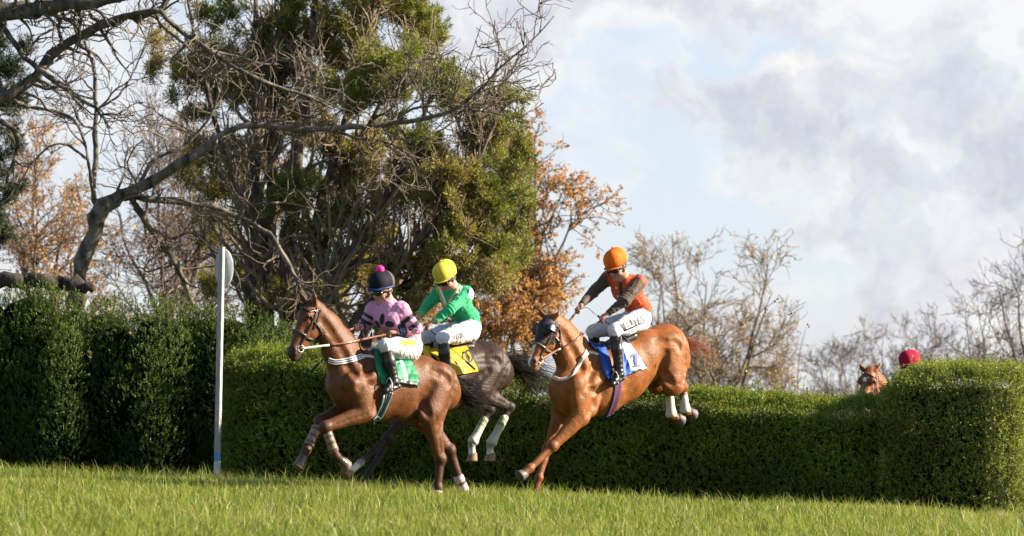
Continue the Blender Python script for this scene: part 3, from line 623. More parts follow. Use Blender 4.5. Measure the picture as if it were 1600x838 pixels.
cedar('cedar_tree', 'tall many-stemmed cedar with brown bare inner boughs, upright trunks left of the green caps', 52., 91,
    [[(392, 560, 24), (392, 480, 20), (395, 350, 18), (400, 200, 15), (398, 60, 10), (400, -80, 6)], [(415, 560, 26), (416, 480, 24), (420, 330, 20), (432, 180, 16), (440, 40, 11), (445, -90, 7)], [(445, 560, 28), (446, 490, 26), (450, 360, 22), (470, 200, 18), (485, 80, 13), (500, -80, 8)], [(470, 560, 20), (472, 490, 18), (482, 400, 16), (520, 250, 12), (560, 120, 9), (590, -20, 6)], [(430, 560, 18), (410, 440, 14), (380, 330, 11), (340, 200, 8), (310, 90, 6), (290, -20, 4)], [(470, 500, 14), (500, 400, 12), (535, 270, 10), (590, 170, 7), (640, 60, 4)]],
    [(640, 25, 48, 40), (668, 75, 26, 50), (600, 85, 48, 45), (655, 40, 40, 45, 1.3), (625, 110, 45, 35, 1.2), (580, 20, 50, 40, 1.2), (550, 45, 60, 50), (480, 35, 50, 50), (432, 60, 40, 60), (600, 150, 45, 35), (540, 140, 40, 40), (470, 300, 44, 40, 1.1), (492, 350, 34, 36), (440, 325, 30, 36), (350, 20, 50, 30), (520, -20, 90, 40), (620, -30, 60, 40), (650, 130, 35, 35), (610, 210, 40, 30)],
    [(400, 120, 60, 80), (340, 110, 50, 60), (460, 180, 60, 60), (380, 260, 60, 60), (540, 230, 60, 50), (420, 410, 50, 50), (500, 430, 60, 50), (330, 330, 50, 60, .6), (560, 330, 60, 60), (360, 440, 50, 30, .7), (480, 470, 70, 30), (590, 260, 70, 60), (560, 420, 60, 40), (300, 130, 50, 60, .7), (250, 90, 40, 50, .6), (460, 90, 80, 60), (570, 120, 70, 60), (300, 240, 50, 50, .5)], dens=40, twig=(520, 1200))
cedar('cedar_tree', 'leaning cedar with dense dark green tufts, right of the upright trunks', 50., 92,
    [[(490, 570, 22), (505, 480, 17), (540, 405, 14), (600, 310, 10), (660, 190, 7), (690, 90, 4)], [(520, 570, 20), (565, 490, 15), (605, 440, 13), (650, 380, 10), (720, 300, 7), (775, 190, 4)], [(540, 570, 16), (600, 475, 11), (680, 425, 9), (760, 390, 6), (822, 330, 3)], [(560, 480, 9), (640, 440, 8), (700, 350, 6), (740, 240, 4), (760, 150, 2)]],
    [(700, 125, 32, 42), (735, 160, 42, 40), (790, 170, 32, 44), (765, 225, 48, 45), (808, 270, 24, 56), (806, 350, 26, 60, 1.2), (745, 310, 46, 40), (690, 255, 36, 40, .8), (655, 215, 30, 28, .7), (780, 400, 44, 32), (705, 370, 40, 30, .8), (826, 315, 10, 60), (770, 300, 40, 50)],
    [(640, 300, 60, 50, .8), (670, 420, 70, 40), (760, 420, 60, 30, 1.2), (700, 300, 60, 50, 1.2), (660, 250, 50, 50), (590, 400, 60, 50, .8), (740, 430, 60, 30), (620, 470, 60, 30), (720, 340, 60, 50, .7)], dens=46, twig=(420, 900))
cedar('spruce_tree', 'dark green conifer cut by the left edge of the picture', 56., 93, [[(-60, 600, 30), (-55, 400, 26), (-50, 200, 18), (-45, 20, 10), (-40, -160, 4)]],
    [(0, 60, 40, 22), (-30, 100, 50, 30), (20, 105, 36, 16), (-20, 150, 50, 25), (18, 160, 36, 16), (-10, 205, 45, 22), (14, 240, 32, 14), (-20, 270, 45, 25), (8, 300, 34, 14), (-30, 330, 45, 25), (0, 365, 30, 14), (-20, 20, 40, 30), (-40, 400, 40, 30), (30, 75, 22, 12), (35, 130, 18, 10), (-60, -60, 40, 50)], None, dens=60, dpt=.5, twig=(200, 500), cols=DRK)
auto_tree('oak_tree', 'rusty orange oak standing right of the cedars, behind the yellow cap', 824, 74., 140, .75, 101, blen=.165, r0=.13, stems=9, fork=.14, n1=70, n2=420, n3=1500, n4=3000, leaves_n=17000, lsize=.082, trop=.02, base_py=640, col=(.12, .095, .08))
auto_tree('oak_tree', 'low rust-leaved tree filling the gap between the pink and green jockeys', 610, 70., 330, 1.2, 102, blen=.2, r0=.10, stems=7, fork=.12, n1=50, n2=300, n3=1100, n4=2200, leaves_n=10000, lsize=.08, trop=.02, base_py=640)
auto_tree('oak_tree', 'sparse orange-leaved tree far left, behind the fallen trunk', 70, 72., 225, 1.8, 103, r0=.12, stems=7, fork=.14, n1=50, n2=300, n3=1100, n4=2400, leaves_n=6000, lsize=.08, trop=.03, base_py=640)
auto_tree('oak_tree', 'thin brown-leaved tree between the crooked trunk and the white post', 270, 76., 130, 1.7, 104, r0=.12, stems=7, fork=.16, n1=60, n2=380, n3=1500, n4=3200, leaves_n=2400, lsize=.10, lcols=((.22, .09, .04), (.30, .12, .03), (.16, .08, .045)), trop=.03, base_py=640)
auto_tree('oak_tree', 'rusty sapling low behind the orange jockey\'s horse', 775, 66., 440, .9, 105, r0=.07, stems=6, fork=.1, n1=36, n2=200, n3=700, n4=1300, leaves_n=7000, lsize=.075, trop=.0, base_py=640)
TW = (.18, .138, .102); BL_ = ((.42, .26, .11), (.34, .19, .09), (.48, .32, .13))
far = 'bare trees along the far side of the course'
auto_tree('bare_tree', 'tall bare tree straight behind the orange cap, twiggy narrow top', 1056, 108., 352, 1.3, 111, blen=.2, r0=.15, stems=4, fork=.34, n1=44, n2=200, n3=620, n4=1200, leaves_n=1300, lcols=BL_, lsize=.10, col=TW, group=far, trop=.09, rmin=.010)
auto_tree('bare_tree', 'widest far tree, faintly brown crown right of the orange jockey', 1130, 106., 380, 2.2, 112, r0=.17, stems=5, fork=.30, n1=54, n2=230, n3=720, n4=1400, leaves_n=2000, lcols=BL_, lsize=.10, col=TW, group=far, trop=.08, rmin=.010)
auto_tree('bare_tree', 'low bushy bare tree just right of the widest far tree', 1222, 118., 498, 1.6, 113, r0=.09, stems=7, fork=.1, n1=34, n2=150, n3=460, n4=900, leaves_n=1400, lcols=BL_, lsize=.10, col=TW, group=far, trop=.10, rmin=.010)
auto_tree('bare_tree', 'faint grey tree left of the chestnut head above the hedge', 1318, 165., 500, 2.0, 114, r0=.12, stems=7, fork=.14, n1=36, n2=180, n3=600, n4=1300, col=(.17, .145, .135), group=far, trop=.12, rmin=.014)
auto_tree('bare_tree', 'faint grey tree rising behind the crimson cap', 1405, 160., 488, 2.6, 115, r0=.13, stems=8, fork=.14, n1=40, n2=200, n3=700, n4=1500, col=(.165, .14, .13), group=far, trop=.12, rmin=.014)
auto_tree('bare_tree', 'darker bare tree over the middle of the hedge block', 1515, 128., 462, 2.1, 116, r0=.12, stems=7, fork=.15, n1=40, n2=200, n3=700, n4=1400, col=(.12, .098, .09), group=far, trop=.08, rmin=.011)
auto_tree('bare_tree', 'tallest bare tree cut by the right edge of the picture', 1640, 112., 345, 1.9, 117, r0=.17, stems=8, fork=.2, n1=46, n2=240, n3=900, n4=1900, leaves_n=400, lcols=BL_, lsize=.09, col=(.12, .097, .086), group=far, trop=.10, rmin=.010)
def far_wood():
    rng = np.random.RandomState(120); b = Buf(); n = 900; px = 850+rng.rand(n)*1000; Y = 230+rng.rand(n)*70; x = (px-800)/F_PX*Y; hgt = 3.2+2.6*rng.rand(n)*(.6+.4*np.sin(px*.02)); p0 = np.stack([x, Y, gz(x, Y)-.2], 1); P = np.zeros((n, 6, 3)); P[:, 0] = p0
    d = np.tile(UP, (n, 1))+rng.normal(size=(n, 3))*.12
    for j in range(1, 6): d = unit(d+rng.normal(size=(n, 3))*.12); P[:, j] = P[:, j-1]+d*(hgt/5)[:, None]
    R = np.linspace(1, .3, 6)[None]*(.07+.05*rng.rand(n, 1)); V, F = tubes(P, R, 4, cap=False); b.add(V, F, (.11, .09, .085)); q = spawn(rng, P, R, 5000, 1.3, .8, 5, .2, .15, .2, .04, .022); V, F = tubes(*q, 3, cap=False); b.add(V, F, (.12, .10, .092)); tag(obj('far_wood', b.mesh('far_wood'), M['twig']), 'low grey belt of bare woodland on the skyline', 'woodland', kind='stuff')
far_wood()

# ------------------------------------------------------------------ marker post with its oval disc
def marker_post():
    Y = 38.6; root = empty('marker_post', at(342, 742, Y), 'white wooden post with an oval disc standing where the two hedges meet', 'post'); s = Y/F_PX
    def box(b, c0, c1, sx, sy, col, ch=.006, twist=-.42, m=14):
        ax = unit(c1-c0); X = V3(math.cos(twist), math.sin(twist), 0); Yv = np.cross(ax, X); k = [(-sx+ch, -sy), (sx-ch, -sy), (sx, -sy+ch), (sx, sy-ch), (sx-ch, sy), (-sx+ch, sy), (-sx, sy-ch), (-sx, -sy+ch)]; t = np.linspace(0, 1, m)
        V = np.stack([c0+(c1-c0)*q+X*u+Yv*v for q in t for u, v in k]); idx = np.arange(m*8).reshape(m, 8); a, b2 = idx[:-1], idx[1:]; b.add(V, [np.stack([a, np.roll(a, -1, 1), np.roll(b2, -1, 1), b2], -1).reshape(-1, 4), idx[:1, ::-1], idx[-1:]], col)
    b0, b1 = at(339, 752, Y), at(346.5, 386, Y); b = Buf(); cut = lerp(b0, b1, .085); cut2 = lerp(b0, b1, .125)
    box(b, cut2, b1, .033, .031, (.27, .262, .258)); obj('post', b.mesh('post', False), M['post'], root)
    b = Buf(); box(b, cut, cut2, .0335, .0315, (.10, .24, .46)); box(b, b0, cut, .033, .031, (.45, .44, .43)); obj('painted_foot', b.mesh('painted_foot', False), M['post'], root)
    d = Buf(); c = at(350, 419, Y+.06); k = 40; th = np.linspace(0, 2*np.pi, k, endpoint=False); nrm = unit(V3(-.16, -1, 0)); X = np.cross(UP, nrm); rings = []
    for off, sc in ((.012, .97), (.008, 1.), (-.008, 1.), (-.012, .97)): rings.append(c+nrm*off+(np.cos(th)[:, None]*X*.118+np.sin(th)[:, None]*UP*.235)*sc)
    idx = np.arange(4*k).reshape(4, k); a, b2 = idx[:-1], idx[1:]; d.add(np.concatenate(rings), [np.stack([a, np.roll(a, -1, 1), np.roll(b2, -1, 1), b2], -1).reshape(-1, 4)[:, ::-1], idx[:1], idx[-1:, ::-1]], (.36, .38, .40)); obj('disc', d.mesh('disc', True), M['post'], root)
marker_post()

# clippings kicked up off the hedge
def clippings():
    rng = np.random.RandomState(140); spots = [(1247, 470, 0), (1234, 492, 1), (1263, 509, 0), (1074, 515, 0), (1158, 490, 2), (1296, 580, 2), (1112, 532, 2), (1124, 548, 2), (1213, 582, 2), (1184, 600, 2), (1240, 592, 0), (1197, 486, 0), (1148, 560, 2), (1104, 450, 2), (1272, 565, 2), (1142, 575, 0), (1167, 583, 2), (1213, 470, 0)]
    cols = [(.05, .05, .03), (.08, .08, .05), (.34, .38, .05)]; base = []
    for k in range(3):
        b = Buf(); n = 3; V, F, c = leaves(rng.normal(size=(n, 3))*.006, rng.normal(size=(n, 3)), rng.normal(size=(n, 3)), .032*np.ones(n), .02, np.tile(cols[k], (n, 1))); b.add(V, [F], c); base.append(b.mesh('hedge_clipping', False)); base[-1].materials.append(M['leaf'])
    for px, py, k in spots:
        o = bpy.data.objects.new('hedge_clipping', base[k]); C.objects.link(o); o.location = at(px, py, 35.6+rng.normal()*.4); o.rotation_euler = rng.rand(3)*6; s = .6+.7*rng.rand(); o.scale = (s, s, s)
        tag(o, ['dark leaf clipping flying above the hedge behind the chestnut', 'grey-brown leaf clipping flying high above the hedge', 'yellow-green leaf clipping flying above the hedge behind the chestnut'][k], 'leaf', 'leaf clippings kicked into the air')
clippings()
# ------------------------------------------------------------------ horses
def hair(buf, roots, dirs, length, n, rng, r=.004, spread=.35, droop=.5, m=7, cols=((.02, .015, .012),), k=3, follow=None, waves=.03):
    """n strands from random points of the root polyline"""
    roots = np.asarray(roots, float); dirs = unit(np.asarray(dirs, float))
    t = rng.rand(n)*(len(roots)-1); i = np.minimum(t.astype(int), max(len(roots)-2, 0)); fr = (t-i)[:, None]
    if len(roots) == 1: p0 = np.repeat(roots, n, 0); d0 = np.repeat(dirs, n, 0)
    else: p0 = roots[i]*(1-fr)+roots[i+1]*fr; d0 = dirs[i]*(1-fr)+dirs[i+1]*fr
    p0 = p0+rng.normal(size=(n, 3))*.012
    d = unit(d0+rng.normal(size=(n, 3))*spread); L = length*(.55+.6*rng.rand(n))
    P = np.zeros((n, m, 3)); P[:, 0] = p0; cur = d.copy()
    for j in range(1, m):
        P[:, j] = P[:, j-1]+cur*(L/(m-1))[:, None]
        cur = unit(cur+V3(0, 0, -droop)/(m-1)*1.5+rng.normal(size=(n, 3))*waves)
    Rr = np.linspace(1, .25, m)[None]*r*(.6+.8*rng.rand(n, 1))
    V, F = tubes(P, Rr, k)
    c = np.asarray(cols)[rng.randint(len(cols), size=n)]*(.7+.6*rng.rand(n, 1))
    buf.add(V, F, np.repeat(c, m*k, 0))

def hoof_mesh(F, H, scale=1., col=(.06, .045, .035), toe=None):
    """hoof: flared horn with flat sole; axis runs from the fetlock F to the middle of the sole H"""
    a = unit(H-F); fw = toe if toe is not None else V3(-.7, -.6, 0)
    fw = unit(fw-a*(fw@a)); sd = np.cross(a, fw)
    b = Buf(); k = 14; th = np.arange(k)*2*np.pi/k; rings = []
    for (t, rx, ry, of) in ((-.075, .036, .034, -.012), (-.06, .043, .041, -.008), (-.03, .050, .047, .0), (0, .058, .053, .008), (.004, .054, .050, .008)):
        rings.append((H+a*t*scale+fw*of*scale)+scale*(rx*np.cos(th)[:, None]*fw+ry*np.sin(th)[:, None]*sd))
    V = np.concatenate(rings); m = len(rings); idx = np.arange(m*k).reshape(m, k); p, q = idx[:-1], idx[1:]
    Q = np.stack([p, np.roll(p, -1, 1), np.roll(q, -1, 1), q], -1).reshape(-1, 4)
    c = np.repeat([[.5, .5, .5], [.8, .8, .8], [1., 1, 1], [1.2, 1.2, 1.2], [.6, .6, .6]], k, 0)*np.array(col)
    b.add(V, [Q, idx[:1, ::-1], idx[-1:]], c)
    return b.mesh('hoof')

def wrap_mesh(name, A, B, t0, t1, r0, r1, cols, bulge=None, lat=None, m=14):
    """bandage or boot round a cannon bone between parameters t0..t1"""
    b = Buf(); t = np.linspace(t0, t1, m); P = A+(B-A)*t[:, None]; u = np.linspace(0, 1, m)
    R = lerp(r0, r1, u)
    if bulge is not None: R = R+bulge*np.exp(-((u-.93)/.16)**2)
    R = R+.0012*np.sin(u*40)
    R[0] *= .86; R[-1] *= .86
    V, F = tubes(P[None], R[None], 12)
    ci = np.minimum((u*len(cols)).astype(int), len(cols)-1); b.add(V, F, np.repeat(np.asarray(cols)[ci], 12, 0)); return b.mesh(name)

def horse(pl, J, col, label, group, seed=1, vox=.012):
    rng = np.random.RandomState(seed)
    f, n = pl.f, pl.n; px2m = 1/pl.sc
    c0 = np.array(col['coat']); cd = np.array(col.get('leg', col['coat'])); belly = np.array(col.get('belly', col['coat']))
    B = Body(); tr = [(pl.pt(x, y), r*px2m, w) for x, y, r, w in J['trunk']]
    root = empty('racehorse', (tr[2][0][0], tr[2][0][1], float(gz(tr[2][0][0], tr[2][0][1]))), label, 'horse', group)
    for (a, ra, wa), (b, rb, wb) in zip(tr[:-1], tr[1:]):
        B.add(a, b, ra, rb, n, (wa+wb)/2, .05, c0)
    nk = [(pl.pt(x, y, l), r*px2m, w) for x, y, r, w, l in J['neck']]
    for (a, ra, wa), (b, rb, wb) in zip(nk[:-1], nk[1:]): B.add(a, b, ra, rb, n, (wa+wb)/2, .07, c0)
    # crest and throat muscles
    for s in (1, -1):
        B.add(lerp(nk[0][0], nk[1][0], .1)+s*n*nk[0][1]*.38-UP*.03, lerp(nk[1][0], nk[-1][0], .7)+s*n*nk[-1][1]*.30, nk[0][1]*.42, nk[-1][1]*.6, n, .6, .03, c0)
        br = tr[0][0]; B.add(br+f*.10+s*n*.10-UP*.02, br+f*.02+s*n*.10-UP*.16, .095, .085, n, .9, .025, c0)     # pectoral
        wth = lerp(tr[0][0], tr[1][0], .8)+UP*(tr[1][1]*.80)
        B.add(wth+s*n*.07, br+f*.06+s*n*.17+UP*.02, .10, .11, n, .55, .025, c0)                                  # shoulder blade
        B.add(br-f*.16+s*n*.19+UP*.03, br-f*.12+s*n*.185-UP*.20, .13, .10, n, .5, .022, c0)                      # triceps
    # withers, loin
    B.add(lerp(tr[0][0], tr[1][0], .6)+UP*tr[1][1]*.86, tr[2][0]+UP*tr[2][1]*.82, .075, .06, n, .8, .05, c0)
    # head
    P, Mz = pl(J['poll']), pl(J['muzzle']); a = unit(Mz-P); nh = n
    if 'turn' in J:
        t_ = R_(J['turn']); nh = V3(n[0]*math.cos(t_)-n[1]*math.sin(t_), n[0]*math.sin(t_)+n[1]*math.cos(t_), 0)
    nh = unit(nh-a*(nh@a)); d = np.cross(a, nh); d = d if d@(f+UP) > 0 else -d
    L = np.linalg.norm(Mz-P)*1.04; s_ = L/.53
    hp = lambda u, v, w=0.: P+a*u*L+d*v*s_+nh*w*s_
    hb = []
    def hadd(*q, **k):
        B.add(*q, **k); hb.append(B.p[-1])
    hadd(hp(0, -.02), hp(.22, -.005), .085*s_, .105*s_, nh, .80, .03, c0)
    hadd(hp(.2, -.01), hp(.62, -.005), .104*s_, .074*s_, nh, .74, .03, c0)
    hadd(hp(.6, -.008), hp(.95, -.002), .075*s_, .058*s_, nh, .78, .03, c0)
    for s in (1, -1):
        hadd(hp(.30, -.115, s*.032), hp(.42, -.105, s*.03), .098*s_, .08*s_, nh, .42, .018, c0)
        hadd(hp(.24, .05, s*.075), hp(.30, .055, s*.070), .034*s_, .028*s_, k=.02, col=c0)
        hadd(hp(.36, -.01, s*.066), hp(.62, -.02, s*.052), .022*s_, .014*s_, k=.02, col=c0)     # facial crest
        hadd(hp(.93, .02, s*.040), hp(1.0, .005, s*.042), .032*s_, .03*s_, k=.012, col=col.get('muzzle', c0))
    hadd(hp(.40, -.10), hp(.92, -.055), .082*s_, .045*s_, nh, .58, .03, c0)
    hadd(hp(.98, -.01), hp(1.04, -.03), .058*s_, .048*s_, nh, .86, .02, col.get('muzzle', c0))
    hadd(hp(.97, -.065), hp(1.0, -.07), .036*s_, .03*s_, nh, 1., .012, col.get('muzzle', c0))
    for i, s in enumerate((1, -1)):
        base = hp(-.02, .01, s*.06); tip = pl.pt(*J['ears'][i], s*.08) if 'ears' in J else base+.17*unit(-a*.9+d*.3+s*nh*.2)
        tip = base+unit(tip-base)*min(np.linalg.norm(tip-base), .2); mid = lerp(base, tip, .45)+s*nh*.012
        el = unit(np.cross(np.cross(tip-base, d), tip-base)); B.add(base, mid, .034, .034, el, .55, .015, c0); B.add(mid, tip, .034, .007, el, .5, .012, c0*.75)
    hd = dict(P=P, a=a, d=d, n=nh, L=L, s=s_, hp=hp)
    # legs
    legs = {}
    fs = J.get('fat', 1.08)
    for key in ('FN', 'FF'):
        S, E, K, Fe, H = [pl(t) for t in J[key]]; s = 1 if key == 'FN' else -1; legs[key] = (K, Fe, H)
        B.add(S, E, .15, .115, n, .6, .03, c0); kb = .5*(K+E)
        B.add(E, K, .098*fs, .052*fs, n, .74, .025, lerp(c0, cd, .25)); out = unit(np.cross(n, K-E)); out = out if out@f > 0 else -out
        B.add(lerp(E, K, .12)+out*.02, lerp(E, K, .6)+out*.012, .07*fs, .045*fs, n, .75, .02, c0)
        B.add(K, K, .060*fs, .060*fs, k=.03, col=cd); B.add(lerp(K, Fe, .08), lerp(K, Fe, .92), .043*fs, .038*fs, n, .8, .02, cd)
        B.add(Fe, Fe, .048*fs, None, k=.02, col=cd); B.add(Fe, lerp(Fe, H, .6), .040*fs, .041*fs, k=.02, col=col.get('sock_'+key, cd))
    for key in ('HN', 'HF'):
        Hp, St, Hk, Fe, H = [pl(t) for t in J[key]]; legs[key] = (Hk, Fe, H); th = J.get('thigh', 1.)
        B.add(Hp, St, .235*th, .155*th, n, .55, .04, c0); B.add(lerp(Hp, St, .1)-f*.06, lerp(St, Hk, .35), .15*th, .085*th, n, .6, .022, c0)
        B.add(St, Hk, .13*fs, .055*fs, n, .62, .035, lerp(c0, cd, .3)); bk = unit(np.cross(n, Fe-Hk)); bk = bk if bk@(-f) > 0 else -bk
        B.add(Hk, Hk, .063*fs, None, k=.03, col=cd); B.add(Hk+bk*.035+unit(Hk-Fe)*.03, Hk+bk*.02-unit(Hk-Fe)*.04, .032*fs, .028*fs, k=.02, col=cd)
        B.add(lerp(Hk, Fe, .05), lerp(Hk, Fe, .93), .049*fs, .041*fs, n, .8, .02, cd); B.add(Fe, Fe, .049*fs, None, k=.02, col=cd)
        B.add(Fe, lerp(Fe, H, .6), .041*fs, .042*fs, k=.02, col=col.get('sock_'+key, cd))
    # muscle lines pressed into both flanks
    B.pend = []
    for s in (1, -1):
        FK, HK = ('FN', 'HN') if s == 1 else ('FF', 'HF'); S_, E_, K_ = [pl(t) for t in J[FK]][:3]; Hp, St, Hk = [pl(t) for t in J[HK]][:3]
        o = s*n*.45; inw = -s*n; wt = lerp(tr[0][0], tr[1][0], .75)+UP*tr[1][1]*.75; br = tr[0][0]; cp = tr[4][0]; bt = tr[5][0]; flat = lambda p: p-n*((p-pl.o)@n)+o
        G = lambda pts, **k: B.groove([flat(p) for p in pts], inw, **k)
        G([wt+f*.06, lerp(wt, br, .5)+f*.06, br+f*.05-UP*.04], r=.035, out=.022)                       # front of the shoulder blade
        G([wt-f*.16, lerp(wt, E_, .5)-f*.15, E_-f*.05+UP*.02], r=.04, out=.026)                          # behind the triceps
        G([br-f*.05+UP*.02, br-f*.15-UP*.02, br-f*.25+UP*.06], r=.025, out=.016)
        G([lerp(St, Hp, .95)+f*.17, lerp(St, Hp, .4)+f*.20, St+f*.10-UP*.02], r=.04, out=.024)            # flank fold
        G([cp-f*.10+UP*.14, lerp(cp, St, .35)-f*.12, lerp(St, Hk, .25)-f*.03], r=.03, out=.021)          # hamstrings
        G([bt+UP*.10, lerp(bt, St, .45)-f*.06, lerp(St, Hk, .45)-f*.02], r=.022, out=.013)
        G([tr[3][0]+UP*.16, cp+UP*.10+f*.05, lerp(cp, Hp, .5)+UP*.02], r=.035, out=.028)
        for q_ in range(0): x_ = lerp(tr[1][0], tr[3][0], .30+.13*q_); G([x_+UP*.05, x_-UP*.08-f*.01, x_-UP*.20-f*.03], r=.022, out=.0205, k=.03)   # ribs
        G([nk[3][0]-UP*.09, lerp(nk[2][0], nk[1][0], .5)-UP*nk[1][1]*.5, nk[0][0]-UP*.06+f*.12], r=.04, out=.032)                                   # jugular line
        G([lerp(E_, K_, .1), lerp(E_, K_, .45), lerp(E_, K_, .8)], r=.014, out=.009, k=.015)
        G([St-UP*.02, lerp(St, Hk, .5), lerp(St, Hk, .9)], r=.014, out=.009, k=.015)
    B.gr = B.pend
    mzc = np.array(col.get('muzzle', c0)); blaze = col.get('blaze'); star = col.get('star')
    def cf(Pv, cc):
        q = Pv-P; u = (q@a)/L; v = (q@d)/s_; w = (q@nh)/s_
        nk_ = (np.abs(w) < .13) & (u > -.1) & (u < 1.2) & (np.abs(v) < .3)
        g = np.clip((u-.82)/.16, 0, 1)*nk_; cc = cc*(1-g[:, None])+mzc*g[:, None]
        for s in (1, -1):
            no = np.linalg.norm(Pv-hp(.965, .028, s*.062), axis=1) < .021*s_*1.1; cc[no] = (.008, .006, .006)
        mo = nk_ & (np.abs(v+.045-.0*u) < .006) & (u > .9); cc[mo] = (.01, .008, .008)
        if blaze:
            bz = nk_ & (np.abs(w+.006*np.sin(u*9)) < np.interp(u, [.1, .3, .7, .95, 1.0], [.018, .03, .017, .022, .01])) & (v > .02) & (u > .12); cc[bz] = (.62, .58, .54)
        if star:
            bz = nk_ & ((u-.26)**2/.05**2+w**2/.022**2 < 1) & (v > .03); cc[bz] = (.7, .66, .62)
        dap = 1+.16*vnoise(Pv, 14, seed)+.10*vnoise(Pv, 45, seed+3)
        return np.clip(cc*dap[:, None], 0, 1)
    body = obj('body', B.build('body', vox, 1, cf, disp=lambda Pq: .0035*vnoise(Pq, 14, seed+7)), M['coat'], root)
    for s in (1, -1):
        eb = Body(); eb.add(hp(.272, .048, s*.095), hp(.272, .048, s*.095), .021*s_); obj('eye', eb.build('eye', .006, 1, lambda p, c: c*0+.006), M['gloss'], root)
    toes = J.get('toe', {})
    for key in legs:
        K, Fe, H = legs[key]; tv = unit(f*.9+V3(0, 0, .1)) if key not in toes else unit(f*toes[key][0]+UP*toes[key][1])
        obj('hoof', hoof_mesh(Fe, H, 1.22, col.get('hoof', (.06, .045, .035)), tv), M['hoof'], root)
    return root, B, hd, legs, tr, nk

def ring_on_head(B, hd, u, off=.006, u2=None, m=40, arc=(0, 2*math.pi)):
    th = np.linspace(arc[0], arc[1], m); hp = hd['hp']; u2 = u if u2 is None else u2
    c = hp(u, -.045); r = .17*hd['s']
    Pq = np.stack([c+r*(np.cos(t)*hd['d']+np.sin(t)*hd['n'])+hd['a']*hd['L']*(u2-u)*(.5-.5*np.cos(t)) for t in th])
    Pq = B.project(Pq, off, 10); return Pq, B.grad(Pq)

def bridle(root, B, hd, hand_pts, leather, metal=(.55, .53, .5), rein_cols=((.17, .06, .03),), noseband=None, sheep=None, seed=0):
    hp = hd['hp']; b = Buf(); m = 40
    P_, N_ = ring_on_head(B, hd, .60, u2=.68); strap(b, P_, N_, .030, .006, noseband or leather)
    P_, N_ = ring_on_head(B, hd, .12, u2=.06, arc=(-1.7, 1.7)); strap(b, P_, N_, .022, .006, leather)
    for s in (1, -1):
        for (v0, v1, w) in ((-.03, -.02, .022), (-.075, -.08, .018)):
            Pq = np.stack([hp(lerp(.02, .84 if v0 > -.05 else .42, t), lerp(v0, v1, t), s*.15) for t in np.linspace(0, 1, 26)])
            for _ in range(25): Pq = Pq-s*hd['n']*np.maximum(B.sd(Pq)-.007, 0)[:, None]*.8
            Pq = B.project(Pq, .007, 3); strap(b, Pq, B.grad(Pq), w, .005, leather)
    Pq, Nq = ring_on_head(B, hd, .10, u2=.46, arc=(1.35, 4.93)); strap(b, Pq, Nq, .018, .005, leather)
    o = obj('bridle', b.mesh('bridle'), M['leather'], root)
    bits = []
    for s in (1, -1):
        c = B.project(hp(.86, -.05, s*.10)[None], .010, 8)[0]; bits.append(c); ring = Buf(); t = np.linspace(0, 2*np.pi, 18)
        tube1(ring, np.stack([c+.036*(np.cos(x)*hd['a']+np.sin(x)*hd['d']) for x in t]), [.0055], 18, 5, metal); sub('bit_ring', ring.mesh('bit_ring'), M['gloss'], o)
    for s, c, hpnt in zip((1, -1), bits, hand_pts):
        if hpnt is None: continue
        rb = Buf()
        mid = lerp(c, hpnt, .5)-UP*.015; Pq = catmull([c, mid, hpnt], 24)
        for _ in range(12): Pq[1:-1] += s*hd['n']*np.clip(.014-B.sd(Pq[1:-1]), 0, .05)[:, None]
        Pq[1:-1] = .5*Pq[1:-1]+.25*(Pq[:-2]+Pq[2:]); T = unit(np.gradient(Pq, axis=0)); Nn = unit(np.cross(T, np.tile(UP, (24, 1))))*1.
        for i, cc in enumerate(rein_cols):
            k = len(rein_cols); sl = slice(int(i*24/k)-(1 if i else 0), int((i+1)*24/k)+0); strap(rb, Pq[sl], Nn[sl], .021, .005, cc)
        obj('rein', rb.mesh('rein'), M['leather'], root)
    return bits

def on_body(buf, B, px, width, m=40, off=.006, **k):
    q = catmull([(x, y, 0) for x, y in px], m)[:, :2]; Pq = B.cast(q, off); strap(buf, Pq, B.grad(Pq), width, .006, **k); return Pq

def cloth_on(name, B, corners, off, mat, colfn, root, nu=26, nv=22, mirror=None, thick=.006, ruffle=.018, seed=0):
    """cloth lying on a body: corners TL,TR,BR,BL read from the photograph, dropped on the surface"""
    tl, tr_, br, bl = [np.array(c, float) for c in corners]; u, v = np.meshgrid(np.linspace(0, 1, nu), np.linspace(0, 1, nv), indexing='ij')
    u_, v_ = u[..., None], v[..., None]
    q = (tl*(1-u_)+tr_*u_)*(1-v_)+(bl*(1-u_)+br*u_)*v_
    Pq = B.cast(q.reshape(-1, 2), off); Nn = B.grad(Pq)
    Pq = Pq+Nn*(ruffle*(vnoise(Pq, 28, seed)*1.0+1)*np.clip(v.ravel()*1.6, .1, 1))[:, None]
    b = Buf(); idx = np.arange(nu*nv).reshape(nu, nv); cc = colfn(u.ravel(), v.ravel())
    Q = np.stack([idx[:-1, :-1], idx[1:, :-1], idx[1:, 1:], idx[:-1, 1:]], -1).reshape(-1, 4)
    rim = np.concatenate([idx[:, 0], idx[-1, 1:], idx[-2::-1, -1], idx[0, -2:0:-1]])
    def put(Pa, flip):
        n0 = nu*nv; V = np.concatenate([Pa, Pa-(NN if not flip else NNm)*thick]); qq = Q if not flip else Q[:, ::-1]
        r2 = np.roll(rim, -1); side = np.stack([rim, rim+n0, r2+n0, r2], -1)
        b.add(V, [qq[:, ::-1], qq+n0, side if not flip else side[:, ::-1]], np.concatenate([cc, cc]))
    NN = Nn; put(Pq, False)
    if mirror is not None:
        o, n = mirror; refl = lambda X: X-2*((X-o)@n)[:, None]*n
        NNm = Nn-2*(Nn@n)[:, None]*n; put(refl(Pq), True)
    return obj(name, b.mesh(name), mat, root)

